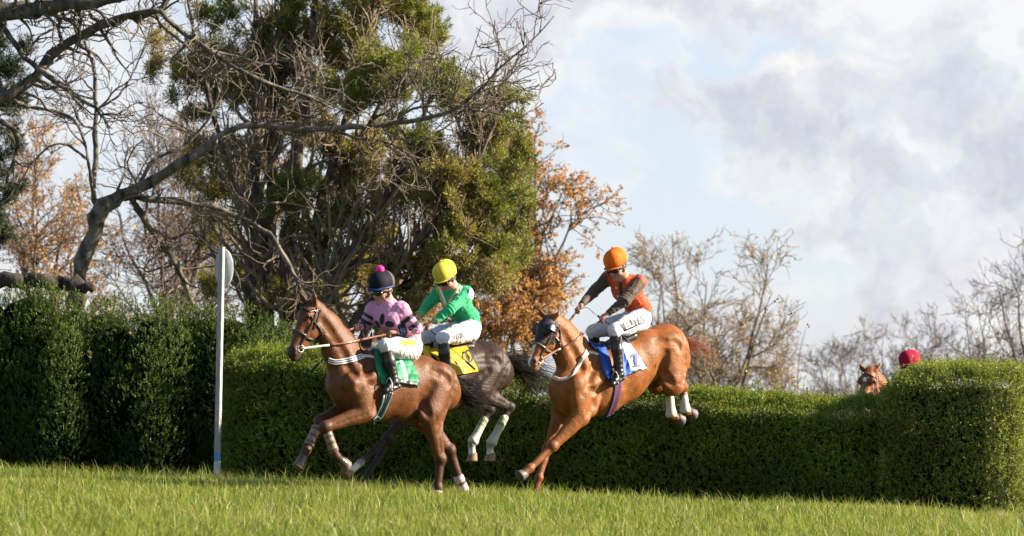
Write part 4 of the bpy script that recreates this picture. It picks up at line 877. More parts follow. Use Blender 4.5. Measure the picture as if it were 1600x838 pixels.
def decal_text(txt, quad, bodyfn, mat, parent, col, name='lettering', off=.008):
    cu = bpy.data.curves.new('t', 'FONT'); cu.body = txt; cu.size = 1; cu.resolution_u = 3; cu.offset = .012
    o = bpy.data.objects.new('t', cu); C.objects.link(o); dg = bpy.context.evaluated_depsgraph_get(); me = bpy.data.meshes.new_from_object(o.evaluated_get(dg))
    bpy.data.objects.remove(o)
    import bmesh
    bm = bmesh.new(); bm.from_mesh(me); bmesh.ops.triangulate(bm, faces=bm.faces[:]); bmesh.ops.subdivide_edges(bm, edges=bm.edges[:], cuts=1)
    bmesh.ops.triangulate(bm, faces=bm.faces[:])
    V = np.array([v.co[:] for v in bm.verts]); F = np.array([[v.index for v in f.verts] for f in bm.faces]); bm.free(); bpy.data.meshes.remove(me)
    lo, hi = V.min(0), V.max(0); u = ((V[:, 0]-lo[0])/(hi[0]-lo[0]))[:, None]; v = (1-(V[:, 1]-lo[1])/(hi[1]-lo[1]))[:, None]
    tl, tr_, br, bl = [np.array(c, float) for c in quad]; q = (tl*(1-u)+tr_*u)*(1-v)+(bl*(1-u)+br*u)*v
    Pq = bodyfn(q, off); b = Buf(); b.add(Pq, [F], col)
    return obj(name, b.mesh(name, False), mat, parent)

# ------------------------------------------------------------------ jockeys
SKIN = (.42, .20, .135)
def jockey(pl, J, col, label, group, seed=3):
    f, n = pl.f, pl.n; g = {k: pl(v) for k, v in J.items() if isinstance(v, tuple) and len(v) == 3 and k != 'face'}
    yaw, pitch = J['face']; fd = V3(f[0]*math.cos(yaw)-f[1]*math.sin(yaw), f[0]*math.sin(yaw)+f[1]*math.cos(yaw), 0)
    fd = unit(fd*math.cos(pitch)+UP*math.sin(pitch)); side = unit(np.cross(UP, fd)); up = np.cross(fd, side)
    root = empty('person', g['hip']-UP*.1, label, 'person', group)
    hs = 1.10; hc = g['helmet']; hd = hc-up*.083*hs; skin = np.array(col.get('skin', SKIN)); glove = np.array(col.get('glove', SKIN))
    h = lambda x, y, z=0.: hd+(fd*x+up*y+side*z)*hs
    B = Body(); A = lambda *q, **k: B.add(*q, **k)
    A(h(-.02, .03), h(.015, .02), .098, .097, side, .84, .02, skin); A(h(.03, -.02), h(.05, -.075), .07, .046, side, .86, .03, skin)
    A(h(.065, -.095), h(.07, -.1), .026, .026, side, 1., .02, skin)                      # chin
    A(h(.098, -.005), h(.118, -.042), .011, .015, k=.012, col=skin*.98); A(h(.10, -.046, .012), h(.10, -.046, -.012), .009, k=.01, col=skin*.9)
    A(h(.092, -.068, .018), h(.092, -.068, -.018), .0085, k=.008, col=(.30, .10, .085)); A(h(.089, -.079, .014), h(.089, -.079, -.014), .009, k=.008, col=(.33, .12, .10))
    for s in (1, -1):
        A(h(.05, -.03, s*.05), h(.06, -.04, s*.045), .026, k=.02, col=skin*1.02); A(h(-.012, .0, s*.082), h(-.018, -.045, s*.078), .02, .013, side, .5, .01, skin*.95)
        A(h(.082, .005, s*.032), h(.082, .005, s*.036), .014, k=.01, col=(.03, .02, .02))
    nb = g['neck']; A(h(-.025, -.06), nb, .054, .062, k=.03, col=skin)
    A(nb, g['chest'], .09, .115, n, 1.3, .05, skin); A(g['chest'], g['waist'], .115, .10, n, 1.2, .05, skin); A(g['waist'], g['hip'], .10, .115, n, 1.2, .05, skin)
    hands = {}
    for s, e in ((1, 'N'), (-1, 'F')):
        sh, el, wr, ha, hi, kn, an, to = [g[k+e] for k in ('sh', 'el', 'wr', 'ha', 'hi', 'kn', 'an', 'to')]
        A(g['chest'], sh, .09, .055, k=.03, col=skin); A(sh, el, .048, .040, k=.03, col=skin); A(el, wr, .040, .027, k=.02, col=skin)
        A(hi, kn, .085, .056, k=.04, col=skin); A(kn, an, .054, .036, k=.03, col=skin); A(an, to, .036, .025, k=.02, col=skin)
        hv = unit(ha-wr); ub = unit(UP-hv*(hv@UP)); ub = unit(ub+n*s*.45); ub = unit(ub-hv*(hv@ub)); sd = np.cross(hv, ub)*s   # sd points to the thumb side or away
        if sd@(-n*s)+.4*(sd@UP) < 0: sd = -sd
        cg = glove; A(wr, wr+hv*.085, .030, .036, ub, .52, .02, cg)
        for i in range(4):
            k0 = wr+hv*(.082+.006*(1.5-abs(i-1.5)))+sd*(.027-.018*i); r = .0095-.0008*(i == 3)
            l1, l2, l3 = (.040, .026, .020) if i in (1, 2) else (.035, .022, .017)
            k1 = k0+l1*unit(hv*.75-ub*.65); k2 = k1+l2*unit(-hv*.25-ub*.95); k3 = k2+l3*unit(-hv*.9-ub*.15)
            A(wr+hv*.06+sd*(.02-.014*i), k0, r, r, k=.006, col=cg); A(k0, k1, r, r*.95, k=.004, col=cg*.97); A(k1, k2, r*.95, r*.9, k=.004, col=cg*.95); A(k2, k3, r*.9, r*.8, k=.004, col=cg*.95)
        t0 = wr+hv*.025+sd*.026; t1 = t0+.042*unit(hv*.7+sd*.55-ub*.2); t2 = t1+.03*unit(hv*.85-sd*.2-ub*.4); A(t0, t1, .014, .012, k=.008, col=cg); A(t1, t2, .0115, .009, k=.006, col=cg)
        hands[e] = wr+hv*.10-ub*.02
    B_ = obj('body', B.build('body', .0055, 1), M['skin'], root)
    # silks
    S = Body(); A = lambda *q, **k: S.add(*q, **k); m0, sl = np.array(col['shirt']), np.array(col['sleeve'])
    A(nb-up*.005, g['chest'], .092, .142, n, 1.28, .05, m0); A(g['chest'], g['waist'], .142, .118, n, 1.24, .06, m0); A(g['waist'], lerp(g['waist'], g['hip'], .55), .118, .122, n, 1.28, .04, m0)
    arms = {}
    for e in 'NF':
        sh, el, wr = g['sh'+e], g['el'+e], g['wr'+e]; A(lerp(g['chest'], nb, .4), sh, .10, .075, k=.05, col=m0); A(sh, el, .076, .060, k=.035, col=sl); A(el, lerp(el, wr, .92), .062, .040, k=.025, col=sl)
        arms[e] = (sh, el, wr)
    bend = lambda e: arms[e][1]
    def disp(Pq):
        o = .010*vnoise(Pq, 22, seed)+.006*vnoise(Pq*V3(1, 1, .6), 60, seed+1)
        for e in 'NF': o = o+.006*np.exp(-np.linalg.norm(Pq-bend(e), axis=1)/.10)*np.sin(((Pq-bend(e))@unit(arms[e][0]-arms[e][2]))*150)
        w = (Pq-g['waist'])@unit(g['chest']-g['waist']); return o+.006*np.exp(-np.abs(w)/.1)*np.sin(w*120+3*vnoise(Pq, 14, 9))
    pat = col.get('pattern')
    ctx = dict(g=g, arms=arms, n=n, f=f, up=up, nb=nb, pl=pl)
    shirt = obj('shirt', S.build('shirt', .0065, 1, (lambda P, c: pat(P, c, ctx)) if pat else None, disp, .006), M['silk'], root)
    # breeches
    K = Body(); A = lambda *q, **k: K.add(*q, **k); kc = np.array(col['breeches'])
    A(lerp(g['hip'], g['waist'], .75), g['hip'], .116, .128, n, 1.22, .05, kc)
    for e in 'NF':
        hi, kn, an = g['hi'+e], g['kn'+e], g['an'+e]; A(hi, lerp(hi, kn, .5), .128, .105, k=.05, col=kc); A(lerp(hi, kn, .5), kn, .105, .073, k=.04, col=kc); A(kn, lerp(kn, an, .12), .073, .064, k=.02, col=kc)
    kp = col.get('breeches_pattern')
    br = obj('breeches', K.build('breeches', .0075, 1, (lambda P, c: kp(P, c, ctx)) if kp else None, lambda Pq: .005*vnoise(Pq, 34, seed+4)+.004*vnoise(Pq, 80, seed+5), .008), M['nylon'], root)
    for e in 'NF':
        kn, an, to = g['kn'+e], g['an'+e], g['to'+e]; he = an+unit(an-kn)*.045-unit(to-an)*.045*0+f*(-.03)
        T = Body(); bc = np.array((.012, .012, .014)); A = lambda *q, **k: T.add(*q, **k)
        top = lerp(kn, an, .10); A(top, lerp(kn, an, .45), .064, .062, k=.03, col=bc); A(lerp(kn, an, .45), an, .062, .044, k=.03, col=bc)
        A(an, to, .043, .034, n, .95, .02, bc); A(an, he, .042, .034, k=.02, col=bc); A(he-UP*.012, to-UP*.012, .026, .028, n, 1.1, .01, bc)
        T.cut = [(top, unit(kn-an))]
        bt = obj('boot', T.build('boot', .007, 1, None, lambda Pq: .004*np.sin(((Pq-an)@unit(kn-an))*130+2*vnoise(Pq, 20, 3))*np.exp(-np.linalg.norm(Pq-an, axis=1)/.12)), M['leather'], root)
        if e == 'N' and col.get('boot_line'):
            b = Buf(); t = np.linspace(.12, .95, 20); rr = np.interp(t, [.1, .45, 1], [.066, .064, .047])
            Pq = np.stack([lerp(kn, an, x) for x in t])+(unit(n*.55-f*.85))*rr[:, None]; strap(b, Pq, np.tile(unit(n*.55-f*.85), (20, 1)), .014, .004, col['boot_line']); sub('seam', b.mesh('seam'), M['cloth'], bt)
    # helmet with peak
    H = Body(); A = lambda *q, **k: H.add(*q, **k); hcol = np.array(col['helmet']); base = hc-up*.056
    A(hc-fd*.034, hc+fd*.034, .124, .122, side, .93, .02, hcol); H.cut = [(base, -up)]
    hp_ = col.get('helmet_pattern')
    hel = obj('helmet', H.build('helmet', .006, 1, (lambda P, c: hp_(P-hc, c, fd, up, side)) if hp_ else None), M['helmet'], root)
    Pk = Body(); Pk.add(hc+fd*.050-up*.050, hc+fd*.095-up*.066, .106, .094, up, .13, .02, np.array(col.get('peak', col['helmet'])))
    Pk.cut = [(hc+fd*.06, -fd)]
    sub('peak', Pk.build('peak', .006, 1), M['helmet'], hel)
    rim = Buf(); t = np.linspace(0, 2*np.pi, 40); strapc = col.get('rim', (.02, .02, .02))
    rp = np.stack([base+fd*.146*math.cos(x)+side*.112*math.sin(x) for x in t]); rn = unit(rp-base); strap(rim, rp, rn, .016, .004, strapc); sub('rim', rim.mesh('rim'), M['cloth'], hel)
    bt = Body(); bt.add(hc+up*.130, hc+up*.134, col.get('button', .012)); pc = np.array(col.get('button_col', col['helmet']))
    sub('pompom' if col.get('button', 0) > .03 else 'button', bt.build('button', .006, 1, lambda P, c: c*0+pc, (lambda P: .006*vnoise(P, 190, 2)) if col.get('button', 0) > .03 else None), M['cloth'], hel)
    # harness: chin strap, dark lining behind the ear
    cs = Buf()
    for s in (1, -1):
        tube1(cs, [h(.02, .0, s*.086), h(.03, -.05, s*.078), h(.045, -.10, s*.045), h(.05, -.122, 0)], [.007], 16, 6, (.015, .015, .015)); tube1(cs, [h(-.05, .0, s*.082), h(-.01, -.04, s*.084), h(.025, -.06, s*.078)], [.009], 10, 6, (.02, .02, .02))
    obj('chin_strap', cs.mesh('chin_strap'), M['leather'], root)
    if not col.get('no_goggles'):
        G = Body()
        for s in (1, -1): G.add(h(.106, -.010, s*.016), h(.092, -.010, s*.050), .031, .030, fd, .5, .012, (.008, .008, .010))
        go = obj('goggles', G.build('goggles', .006, 1), M['gloss'], root); gs = Buf(); x = np.linspace(.9, 2*np.pi-.9, 30)
        rp = np.stack([h(.0, -.004)+fd*.118*math.cos(q)+side*.100*math.sin(q) for q in x]); strap(gs, rp, unit(rp-h(0, .012)), .022, .004, (.015, .015, .015)); sub('goggle_strap', gs.mesh('goggle_strap'), M['cloth'], go)
    # neck cloth
    nc = Body(); nc.add(lerp(h(-.025, -.06), nb, .25), lerp(h(-.025, -.06), nb, 1.0)+fd*.012, .064, .088, k=.01, col=np.array(col.get('neckcloth', (.02, .02, .025)))); obj('neck_cloth', nc.build('neck_cloth', .008, 1), M['cloth'], root)
    return root, dict(S=S, K=K, hands=hands, g=g, shirt=shirt, breeches=br, fd=fd)

def whip(pts, label, group=None, r=.006, col=(.012, .012, .012), flap=True):
    b = Buf(); tube1(b, pts, [r*1.7, r*1.6, r, r*.8, r*.8], 20, 6, col)
    if flap: T = unit(pts[-1]-pts[-2]); tube1(b, [pts[-1]-T*.06, pts[-1]+T*.06], [r*2.1, r*2.4, r*1.8], 5, 6, col)
    return tag(obj('riding_whip', b.mesh('riding_whip'), M['leather']), label, 'whip', group)
# ------------------------------------------------------------------ the four horses and their riders
YAW = R_(38)
GH = 'racehorses jumping the hedge'; GJ = 'jockeys riding the racehorses'
# --- bay horse, nearest the camera
pa = Plane(600, 33.1, YAW)
JA = dict(
    trunk=[(545, 600, 38, .70), (583, 606, 52, .66), (620, 606, 51, .70), (655, 600, 44, .74), (683, 606, 38, .78), (695, 615, 27, .9)],
    neck=[(552, 583, 40, .52, 0), (531, 545, 30, .50, 0), (512, 513, 23, .52, 0), (497, 489, 17, .62, 0)],
    poll=(487, 478, 0), muzzle=(458, 550, 0), ears=[(488, 450), (466, 453)],
    FN=[(560, 600, .19), (573, 645, .19), (508, 667, .13), (525, 713, .12), (543, 729, .12)],
    FF=[(528, 600, -.17), (543, 640, -.15), (500, 658, -.12), (479, 703, -.10), (466, 731, -.10)],
    HN=[(686, 600, .13), (673, 646, .19), (688, 718, .15), (684, 762, .14), (681, 781, .14)],
    HF=[(680, 600, -.13), (652, 645, -.19), (703, 704, -.13), (719, 752, -.13), (728, 774, -.13)],
    toe={'FN': (-.3, -.9), 'FF': (.9, -.2)})
bay = dict(coat=(.100, .035, .0108), leg=(.046, .018, .008), muzzle=(.035, .02, .015), hoof=(.10, .07, .05))
rootA, BA, hdA, lgA, trA, nkA = horse(pa, JA, bay, 'bay racehorse with black mane cantering under the jockey in pink', GH, 11)
# --- dark horse behind it
pb = Plane(720, 35.6, YAW)
JB = dict(
    trunk=[(628, 598, 38, .70), (655, 600, 51, .66), (692, 594, 50, .70), (728, 584, 46, .74), (760, 575, 40, .78), (776, 582, 29, .9)],
    neck=[(618, 590, 36, .52, 0), (600, 568, 27, .5, 0), (587, 554, 22, .52, 0), (578, 545, 17, .6, 0)],
    poll=(573, 541, 0), muzzle=(553, 600, 0),
    FN=[(645, 595, .18), (650, 634, .18), (606, 684, .10), (563, 724, .10), (539, 744, .10)],
    FF=[(620, 595, -.18), (632, 634, -.16), (608, 690, -.10), (576, 740, -.10), (566, 766, -.10)],
    HN=[(772, 578, .14), (748, 612, .2), (797, 636, .15), (766, 696, .15), (766, 720, .15)],
    HF=[(762, 578, -.14), (722, 612, -.2), (765, 640, -.13), (737, 694, -.13), (738, 720, -.13)],
    toe={'HN': (.6, -.2), 'HF': (.6, -.2), 'FN': (1, .1)}, fat=.95)
dark = dict(coat=(.026, .0125, .0068), leg=(.022, .015, .012), muzzle=(.02, .015, .012), hoof=(.22, .13, .07), sock_FN=(.6, .55, .5), sock_HN=(.55, .5, .46), sock_HF=(.6, .56, .52))
rootB, BB, hdB, lgB, trB, nkB = horse(pb, JB, dark, 'dark brown racehorse with white socks behind the bay, yellow saddle cloth', GH, 12)
# --- chestnut coming down off the hedge
pc = Plane(965, 35.0, YAW)
JC = dict(
    trunk=[(893, 610, 40, .70), (935, 600, 50, .66), (972, 580, 48, .70), (1007, 556, 40, .78), (1038, 549, 42, .80), (1050, 562, 31, .95)],
    neck=[(910, 582, 42, .52, 0), (894, 552, 32, .50, 0), (880, 527, 25, .52, 0), (868, 507, 18, .62, 0)],
    poll=(860, 501, 0), muzzle=(833, 567, 0), ears=[(875, 483), (840, 481)],
    FN=[(905, 605, .19), (908, 650, .18), (863, 698, .12), (828, 732, .10), (812, 745, .10)],
    FF=[(877, 610, -.17), (876, 650, -.15), (855, 703, -.12), (842, 747, -.10), (833, 779, -.10)],
    HN=[(1048, 550, .14), (1052, 597, .20), (1066, 606, .14), (1071, 643, .14), (1085, 648, .14)],
    HF=[(1035, 550, -.14), (1027, 595, -.20), (1045, 606, -.13), (1049, 650, -.13), (1066, 657, -.13)],
    toe={'FN': (1, .15), 'HN': (-.2, -1), 'HF': (-.2, -1)}, thigh=1.05)
chest = dict(coat=(.185, .062, .014), leg=(.14, .046, .012), muzzle=(.16, .08, .045), blaze=True, hoof=(.085, .07, .065))
rootC, BC, hdC, lgC, trC, nkC = horse(pc, JC, chest, 'chestnut racehorse in a black eye hood landing off the hedge', GH, 13)
# --- the fourth, only its face above the hedge
pd = Plane(1362, 41.5, R_(58))
JD = dict(
    trunk=[(1392, 668, 33, .70), (1410, 674, 43, .66), (1432, 672, 42, .70), (1452, 664, 37, .74), (1472, 658, 33, .78), (1482, 664, 24, .9)],
    neck=[(1388, 648, 33, .52, 0), (1379, 622, 25, .5, 0), (1371, 604, 20, .52, 0), (1363, 588, 15, .62, 0)],
    poll=(1360, 582, 0), muzzle=(1346, 644, 0), ears=[(1378, 561), (1337, 561)], turn=0,
    FN=[(1402, 668, .18), (1404, 705, .16), (1382, 735, .12), (1392, 765, .12), (1402, 778, .12)],
    FF=[(1378, 668, -.18), (1384, 702, -.16), (1358, 725, -.12), (1366, 760, -.12), (1374, 772, -.12)],
    HN=[(1474, 660, .14), (1468, 700, .2), (1492, 735, .14), (1484, 775, .14), (1480, 795, .14)],
    HF=[(1466, 660, -.14), (1446, 700, -.2), (1476, 735, -.14), (1466, 775, -.14), (1460, 795, -.14)])
chest2 = dict(coat=(.17, .055, .015), leg=(.2, .075, .03), muzzle=(.14, .07, .045), star=True)
rootD, BD, hdD, lgD, trD, nkD = horse(pd, JD, chest2, 'chestnut racehorse with white star, only its head above the hedge', GH, 14, .014)

BLK = (.014, .012, .012); BRN = (.10, .040, .02)
# manes, forelocks and tails
def mane(root, pl, nk, hd, cols, n, seed, side=-1, length=.13, forelock=True):
    rng = np.random.RandomState(seed); b = Buf(); top = []
    for (p, r, w) in [nk[0], nk[1], nk[2], nk[3]]:
        ax = unit(nk[-1][0]-nk[0][0]); u = unit(UP-ax*(UP@ax)); u = u if u@(UP) > 0 else -u
        top.append(p+u*r*.93)
    top = catmull(top, 20); hair(b, top, np.tile(unit(pl.n*side*.55+UP*.55-pl.f*.35), (20, 1)), length, n, rng, .006, .35, 2.6, 6, cols)
    obj('mane', b.mesh('mane'), M['hair'], root)
    b = Buf()
    if forelock: hair(b, [hd['hp'](-.05, .03)], [hd['a']*.7+hd['d']*.6], .13, 40, rng, .005, .3, .4, 5, cols); obj('forelock', b.mesh('forelock'), M['hair'], root)
mane(rootA, pa, nkA, hdA, ((.016, .011, .009), (.03, .017, .012)), 420, 1)
mane(rootB, pb, nkB, hdB, ((.012, .01, .009),), 260, 2)
mane(rootC, pc, nkC, hdC, ((.33, .12, .035), (.25, .09, .03)), 360, 3, length=.10, forelock=False)
mane(rootD, pd, nkD, hdD, ((.34, .13, .04), (.26, .09, .03)), 220, 4, length=.10)
def tail(root, pl, pts, n, seed, cols, r=.005, dock=.035, width=.05, fan=.16, name='tail', m=10):
    rng = np.random.RandomState(seed); b = Buf(); ctr = catmull([pl(p) for p in pts], m); nn = n
    T = unit(np.gradient(ctr, axis=0)); kc = max(8, nn//14); off = rng.normal(size=(kc, 3))[rng.randint(kc, size=nn)]*.95+rng.normal(size=(nn, 3))*.30; tt = np.linspace(0, 1, m)
    lag = rng.rand(nn, 1)*.35+.65
    P = np.zeros((nn, m, 3))
    for i in range(3): P[..., i] = np.array([np.interp(tt*l, tt, ctr[:, i]) for l in lag[:, 0]])
    spreadv = (width*.45+fan*(tt[None]*lag)**1.5)[..., None]*off[:, None]*.55
    wob = .05*np.sin(tt[None, :, None]*6+rng.rand(nn, 1, 3)*6.3)*tt[None, :, None]
    P = P+spreadv+wob; Rr = np.linspace(1, .25, m)[None]*r*(.6+.8*rng.rand(nn, 1)); V, F = tubes(P, Rr, 3)
    c = np.asarray(cols)[rng.randint(len(cols), size=nn)]*(.7+.6*rng.rand(nn, 1)); b.add(V, F, np.repeat(c, m*3, 0))
    tube1(b, ctr[:4], [dock, dock*.8, dock*.4], 10, 8, cols[0]); obj(name, b.mesh(name), M['hair'], root)
tail(rootA, pa, [(701, 598, 0), (716, 607, 0), (738, 618, -.02), (758, 636, -.05)], 520, 5, ((.010, .008, .008), (.02, .014, .012)), width=.07, fan=.15)
tail(rootB, pb, [(784, 560, 0), (800, 567, 0), (826, 580, 0), (866, 602, 0)], 620, 6, ((.02, .016, .015), (.04, .033, .03), (.012, .01, .009)), width=.08, fan=.24, r=.0042)
tail(rootC, pc, [(1062, 534, 0), (1076, 538, 0), (1090, 546, 0), (1110, 553, 0)], 150, 7, ((.20, .065, .035), (.28, .10, .05)), width=.05, fan=.13, r=.0036)
tail(rootD, pd, [(1484, 640, 0), (1494, 650, 0), (1500, 680, 0)], 120, 8, ((.2, .08, .03),))

# leg boots, bandages and socks
BOOT = [(.19, .13, .105), (.22, .15, .12), (.17, .115, .09), (.21, .145, .115), (.12, .08, .065)]
for key in ('FN', 'FF'):
    K, Fe, H = lgA[key]; o = obj('leg_boot', wrap_mesh('leg_boot', K, Fe, .16, .86, .050, .049, BOOT, .006), M['leather'], rootA)
    st = Buf()
    for t in (.3, .52, .74):
        c = lerp(K, Fe, t); ax = unit(Fe-K); e1 = unit(np.cross(ax, pa.n)); th = np.linspace(0, 2*np.pi, 20)
        Pq = np.stack([c+.053*(np.cos(x)*e1+np.sin(x)*pa.n) for x in th]); strap(st, Pq, unit(Pq-c), .014, .003, (.09, .06, .05))
    sub('boot_strap', st.mesh('boot_strap'), M['leather'], o)
    obj('overreach_boot', wrap_mesh('overreach_boot', Fe, H, .30, 1.0, .046, .062, [(.05, .035, .03), (.07, .045, .035), (.13, .095, .07)]), M['leather'], rootA)
PNK = [(.40, .28, .28), (.38, .27, .27), (.04, .03, .03), (.40, .29, .29), (.43, .33, .33), (.45, .36, .35)]
for key in ('HN', 'HF'):
    K, Fe, H = lgA[key]; obj('sock', wrap_mesh('sock', Fe, H, .25 if key == 'HN' else -.40, .80, .057, .058, PNK), M['cloth'], rootA)
GRN = [(.42, .40, .31), (.14, .20, .07), (.43, .41, .33), (.13, .19, .07)]+[(.43, .41, .34)]*8
for key in ('HN', 'HF'):
    K, Fe, H = lgB[key]; obj('bandage', wrap_mesh('bandage', K, Fe, .24, .99, .047, .048, GRN, .016), M['cloth'], rootB)
ORG = [(.48, .43, .37), (.42, .15, .03), (.48, .43, .37), (.03, .025, .025), (.46, .42, .36), (.42, .16, .04)]+[(.48, .43, .38)]*10
for key in ('HN', 'HF'):
    K, Fe, H = lgC[key]; obj('bandage', wrap_mesh('bandage', K, Fe, .02, 1.04, .049, .052, ORG, .017), M['cloth'], rootC)

# --- riders
JP = dict(helmet=(596, 441, 0), neck=(603, 474, 0), chest=(607, 495, 0), waist=(637, 526, 0), hip=(640, 543, 0), face=(R_(12), R_(-10)),
    shN=(627, 483, .15), elN=(650, 514, .22), wrN=(624, 519, .15), haN=(604, 519, .10), shF=(583, 484, -.15), elF=(570, 506, -.22), wrF=(563, 511, -.14), haF=(553, 508, -.08),
    hiN=(640, 547, .11), knN=(602, 540, .27), anN=(616, 596, .29), toN=(603, 610, .31), hiF=(622, 548, -.11), knF=(580, 556, -.27), anF=(592, 606, -.29), toF=(580, 618, -.31))
PINK, NAVY = np.array((.50, .225, .37)), np.array((.012, .010, .025))
def tpar(P, a, b): ab = b-a; return ((P-a)@ab)/(ab@ab), np.linalg.norm(P-a-np.clip(((P-a)@ab)/(ab@ab), 0, 1)[:, None]*ab, axis=1)
def pat_pink(P, c, x):
    for e in 'NF':
        sh, el, wr = x['arms'][e]; t, dd = tpar(P, sh, el); near = dd < .10
        for t0, t1 in ((.38, .56), (.74, .92)): c[near & (t > t0) & (t < t1)] = NAVY
        t, dd = tpar(P, el, wr); c[(dd < .09) & (t > .60) & (t < 1.05)] = NAVY
        c[(dd < .09) & (t > .88) & (t < .97)] = (.02, .05, .16)
    # dark clover on the chest, seen where the photograph has it
    q = np.stack([800+F_PX*P[:, 0]/P[:, 1], HOR-F_PX*(P[:, 2]-ZC)/P[:, 1]], 1); fr = (P-x['g']['chest'])@(x['f']-UP*.3) > .03
    for cx, cy, rx, ry, an in ((597, 499, 4, 9, 0.1), (609, 507, 8, 5, .25), (590, 507, 3, 7, -.5)):
        dx, dy = q[:, 0]-cx, q[:, 1]-cy; u = dx*math.cos(an)+dy*math.sin(an); v = -dx*math.sin(an)+dy*math.cos(an); c[fr & (u*u/rx**2+v*v/ry**2 < 1)] = NAVY
    return c
def kp_pink(P, c, x):
    q = np.stack([800+F_PX*P[:, 0]/P[:, 1], HOR-F_PX*(P[:, 2]-ZC)/P[:, 1]], 1); sd = (P-x['g']['hip'])@x['n'] > .02
    st = sd & (q[:, 1] > 542) & (q[:, 0] > 622) & (np.sin(q[:, 0]*1.75-q[:, 1]*.25) > .55); c[st] = (.30, .24, .20)
    el = sd & (((q[:, 0]-638)/14)**2+((q[:, 1]-536)/5.5)**2 < 1); c[el] = (.55, .25, .03)
    el2 = sd & (((q[:, 0]-640)/12)**2+((q[:, 1]-541)/2.2)**2 < 1) & (np.sin(q[:, 0]*2.2) > -.3); c[el2] = (.07, .035, .02); return c
def hel_pink(Q, c, fd, up, side):
    s = Q@side; fwd = Q@fd; c[:] = (.008, .008, .016); c[fwd < -.055] = (.075, .065, .065); return c
rP, kP = jockey(pa, JP, dict(shirt=PINK, sleeve=PINK, breeches=(.50, .49, .53), helmet=(.01, .01, .02), peak=(.012, .03, .11), rim=(.015, .04, .13), button=.046, button_col=(.75, .012, .19),
    pattern=pat_pink, breeches_pattern=kp_pink, helmet_pattern=hel_pink, neckcloth=(.02, .018, .03), boot_line=(.20, .16, .14)), 'jockey in pink silks with navy bands and a pink pompom on the cap', GJ, 21)
JG = dict(helmet=(694, 424, 0), neck=(704, 452, 0), chest=(711, 468, 0), waist=(730, 497, 0), hip=(733, 512, 0), face=(R_(14), R_(-28)),
    shN=(729, 459, .15), elN=(704, 483, .20), wrN=(678, 502, .12), haN=(665, 510, .08), shF=(690, 453, -.15), elF=(670, 474, -.20), wrF=(655, 494, -.12), haF=(646, 503, -.08),
    hiN=(733, 518, .11), knN=(691, 528, .27), anN=(698, 584, .29), toN=(685, 598, .31), hiF=(716, 520, -.11), knF=(668, 526, -.27), anF=(678, 584, -.29), toF=(664, 596, -.31))
GREEN, GOLD, WHT = np.array((.012, .30, .115)), np.array((.55, .40, .05)), np.array((.75, .74, .70))
def pat_green(P, c, x):
    g = x['g']; ax = unit(g['chest']-g['waist']); s = (P-g['chest'])@x['n']; v = (P-g['chest'])@ax; fr = (P-g['chest'])@np.cross(x['n'], ax); fr = fr if (x['f']-UP)@np.cross(x['n'], ax) > 0 else -fr
    body = np.ones(len(P), bool)
    for e in 'NF':
        sh, el, wr = x['arms'][e]; t, dd = tpar(P, sh, el); body &= ~((dd < .075) & (t > .30))
        t, dd = tpar(P, el, wr); c[(dd < .08) & (t > .80)] = GREEN*.8+GOLD*.25
    q = np.stack([800+F_PX*P[:, 0]/P[:, 1], HOR-F_PX*(P[:, 2]-ZC)/P[:, 1]], 1); arm = np.zeros(len(P), bool)
    for e in 'NF':
        sh, el, wr = x['arms'][e]; t, dd = tpar(P, sh, el); arm |= (dd < .085) & (t > .35); t, dd = tpar(P, el, wr); arm |= dd < .075
    near = (P-g['chest'])@(x['f']*.6-UP*.2+x['n']*.5) > .0
    for (ax_, ay_, bx_, by_, hw_, cc_) in ((684, 450, 697, 484, 3.2, GOLD), (687, 450, 699, 482, 1.5, WHT), (719, 450, 699, 480, 3.4, WHT), (716, 449, 697, 478, 1.3, GOLD)):
        A_, B_ = np.array((ax_, ay_)), np.array((bx_, by_)); t = np.clip(((q-A_)@(B_-A_))/((B_-A_)@(B_-A_)), 0, 1); c[near & ~arm & (np.linalg.norm(q-A_-t[:, None]*(B_-A_), axis=1) < hw_)] = cc_
    c[(((q[:, 0]-739)/7)**2+((q[:, 1]-459)/9)**2 < 1) & ((P-g['chest'])@x['n'] > .0)] = WHT*.9+GOLD*.1
    return c
rG, kG = jockey(pb, JG, dict(shirt=GREEN, sleeve=GREEN, breeches=(.52, .515, .56), helmet=(.55, .43, .05), rim=(.42, .33, .04), helmet_pattern=lambda Q, c, fd, up, side: np.where(((np.abs(Q@side) < .003) | (np.abs(Q@fd) < .003))[:, None], c*.72, c), pattern=pat_green, boot_line=(.55, .52, .48)),
    'jockey in green silks with a yellow cap on the dark horse', GJ, 22)
JO = dict(helmet=(961, 405, 0), neck=(971, 435, 0), chest=(979, 452, 0), waist=(998, 482, 0), hip=(998, 497, 0), face=(R_(16), R_(-22)),
    shN=(999, 440, .15), elN=(976, 471, .21), wrN=(950, 490, .13), haN=(935, 501, .09), shF=(951, 433, -.15), elF=(928, 456, -.21), wrF=(908, 477, -.14), haF=(895, 488, -.10),
    hiN=(999, 501, .11), knN=(960, 516, .27), anN=(968, 584, .29), toN=(957, 600, .31), hiF=(982, 504, -.11), knF=(926, 518, -.27), anF=(938, 584, -.29), toF=(926, 598, -.31))
ORANGE, DK = np.array((.47, .055, .008)), np.array((.055, .034, .019))
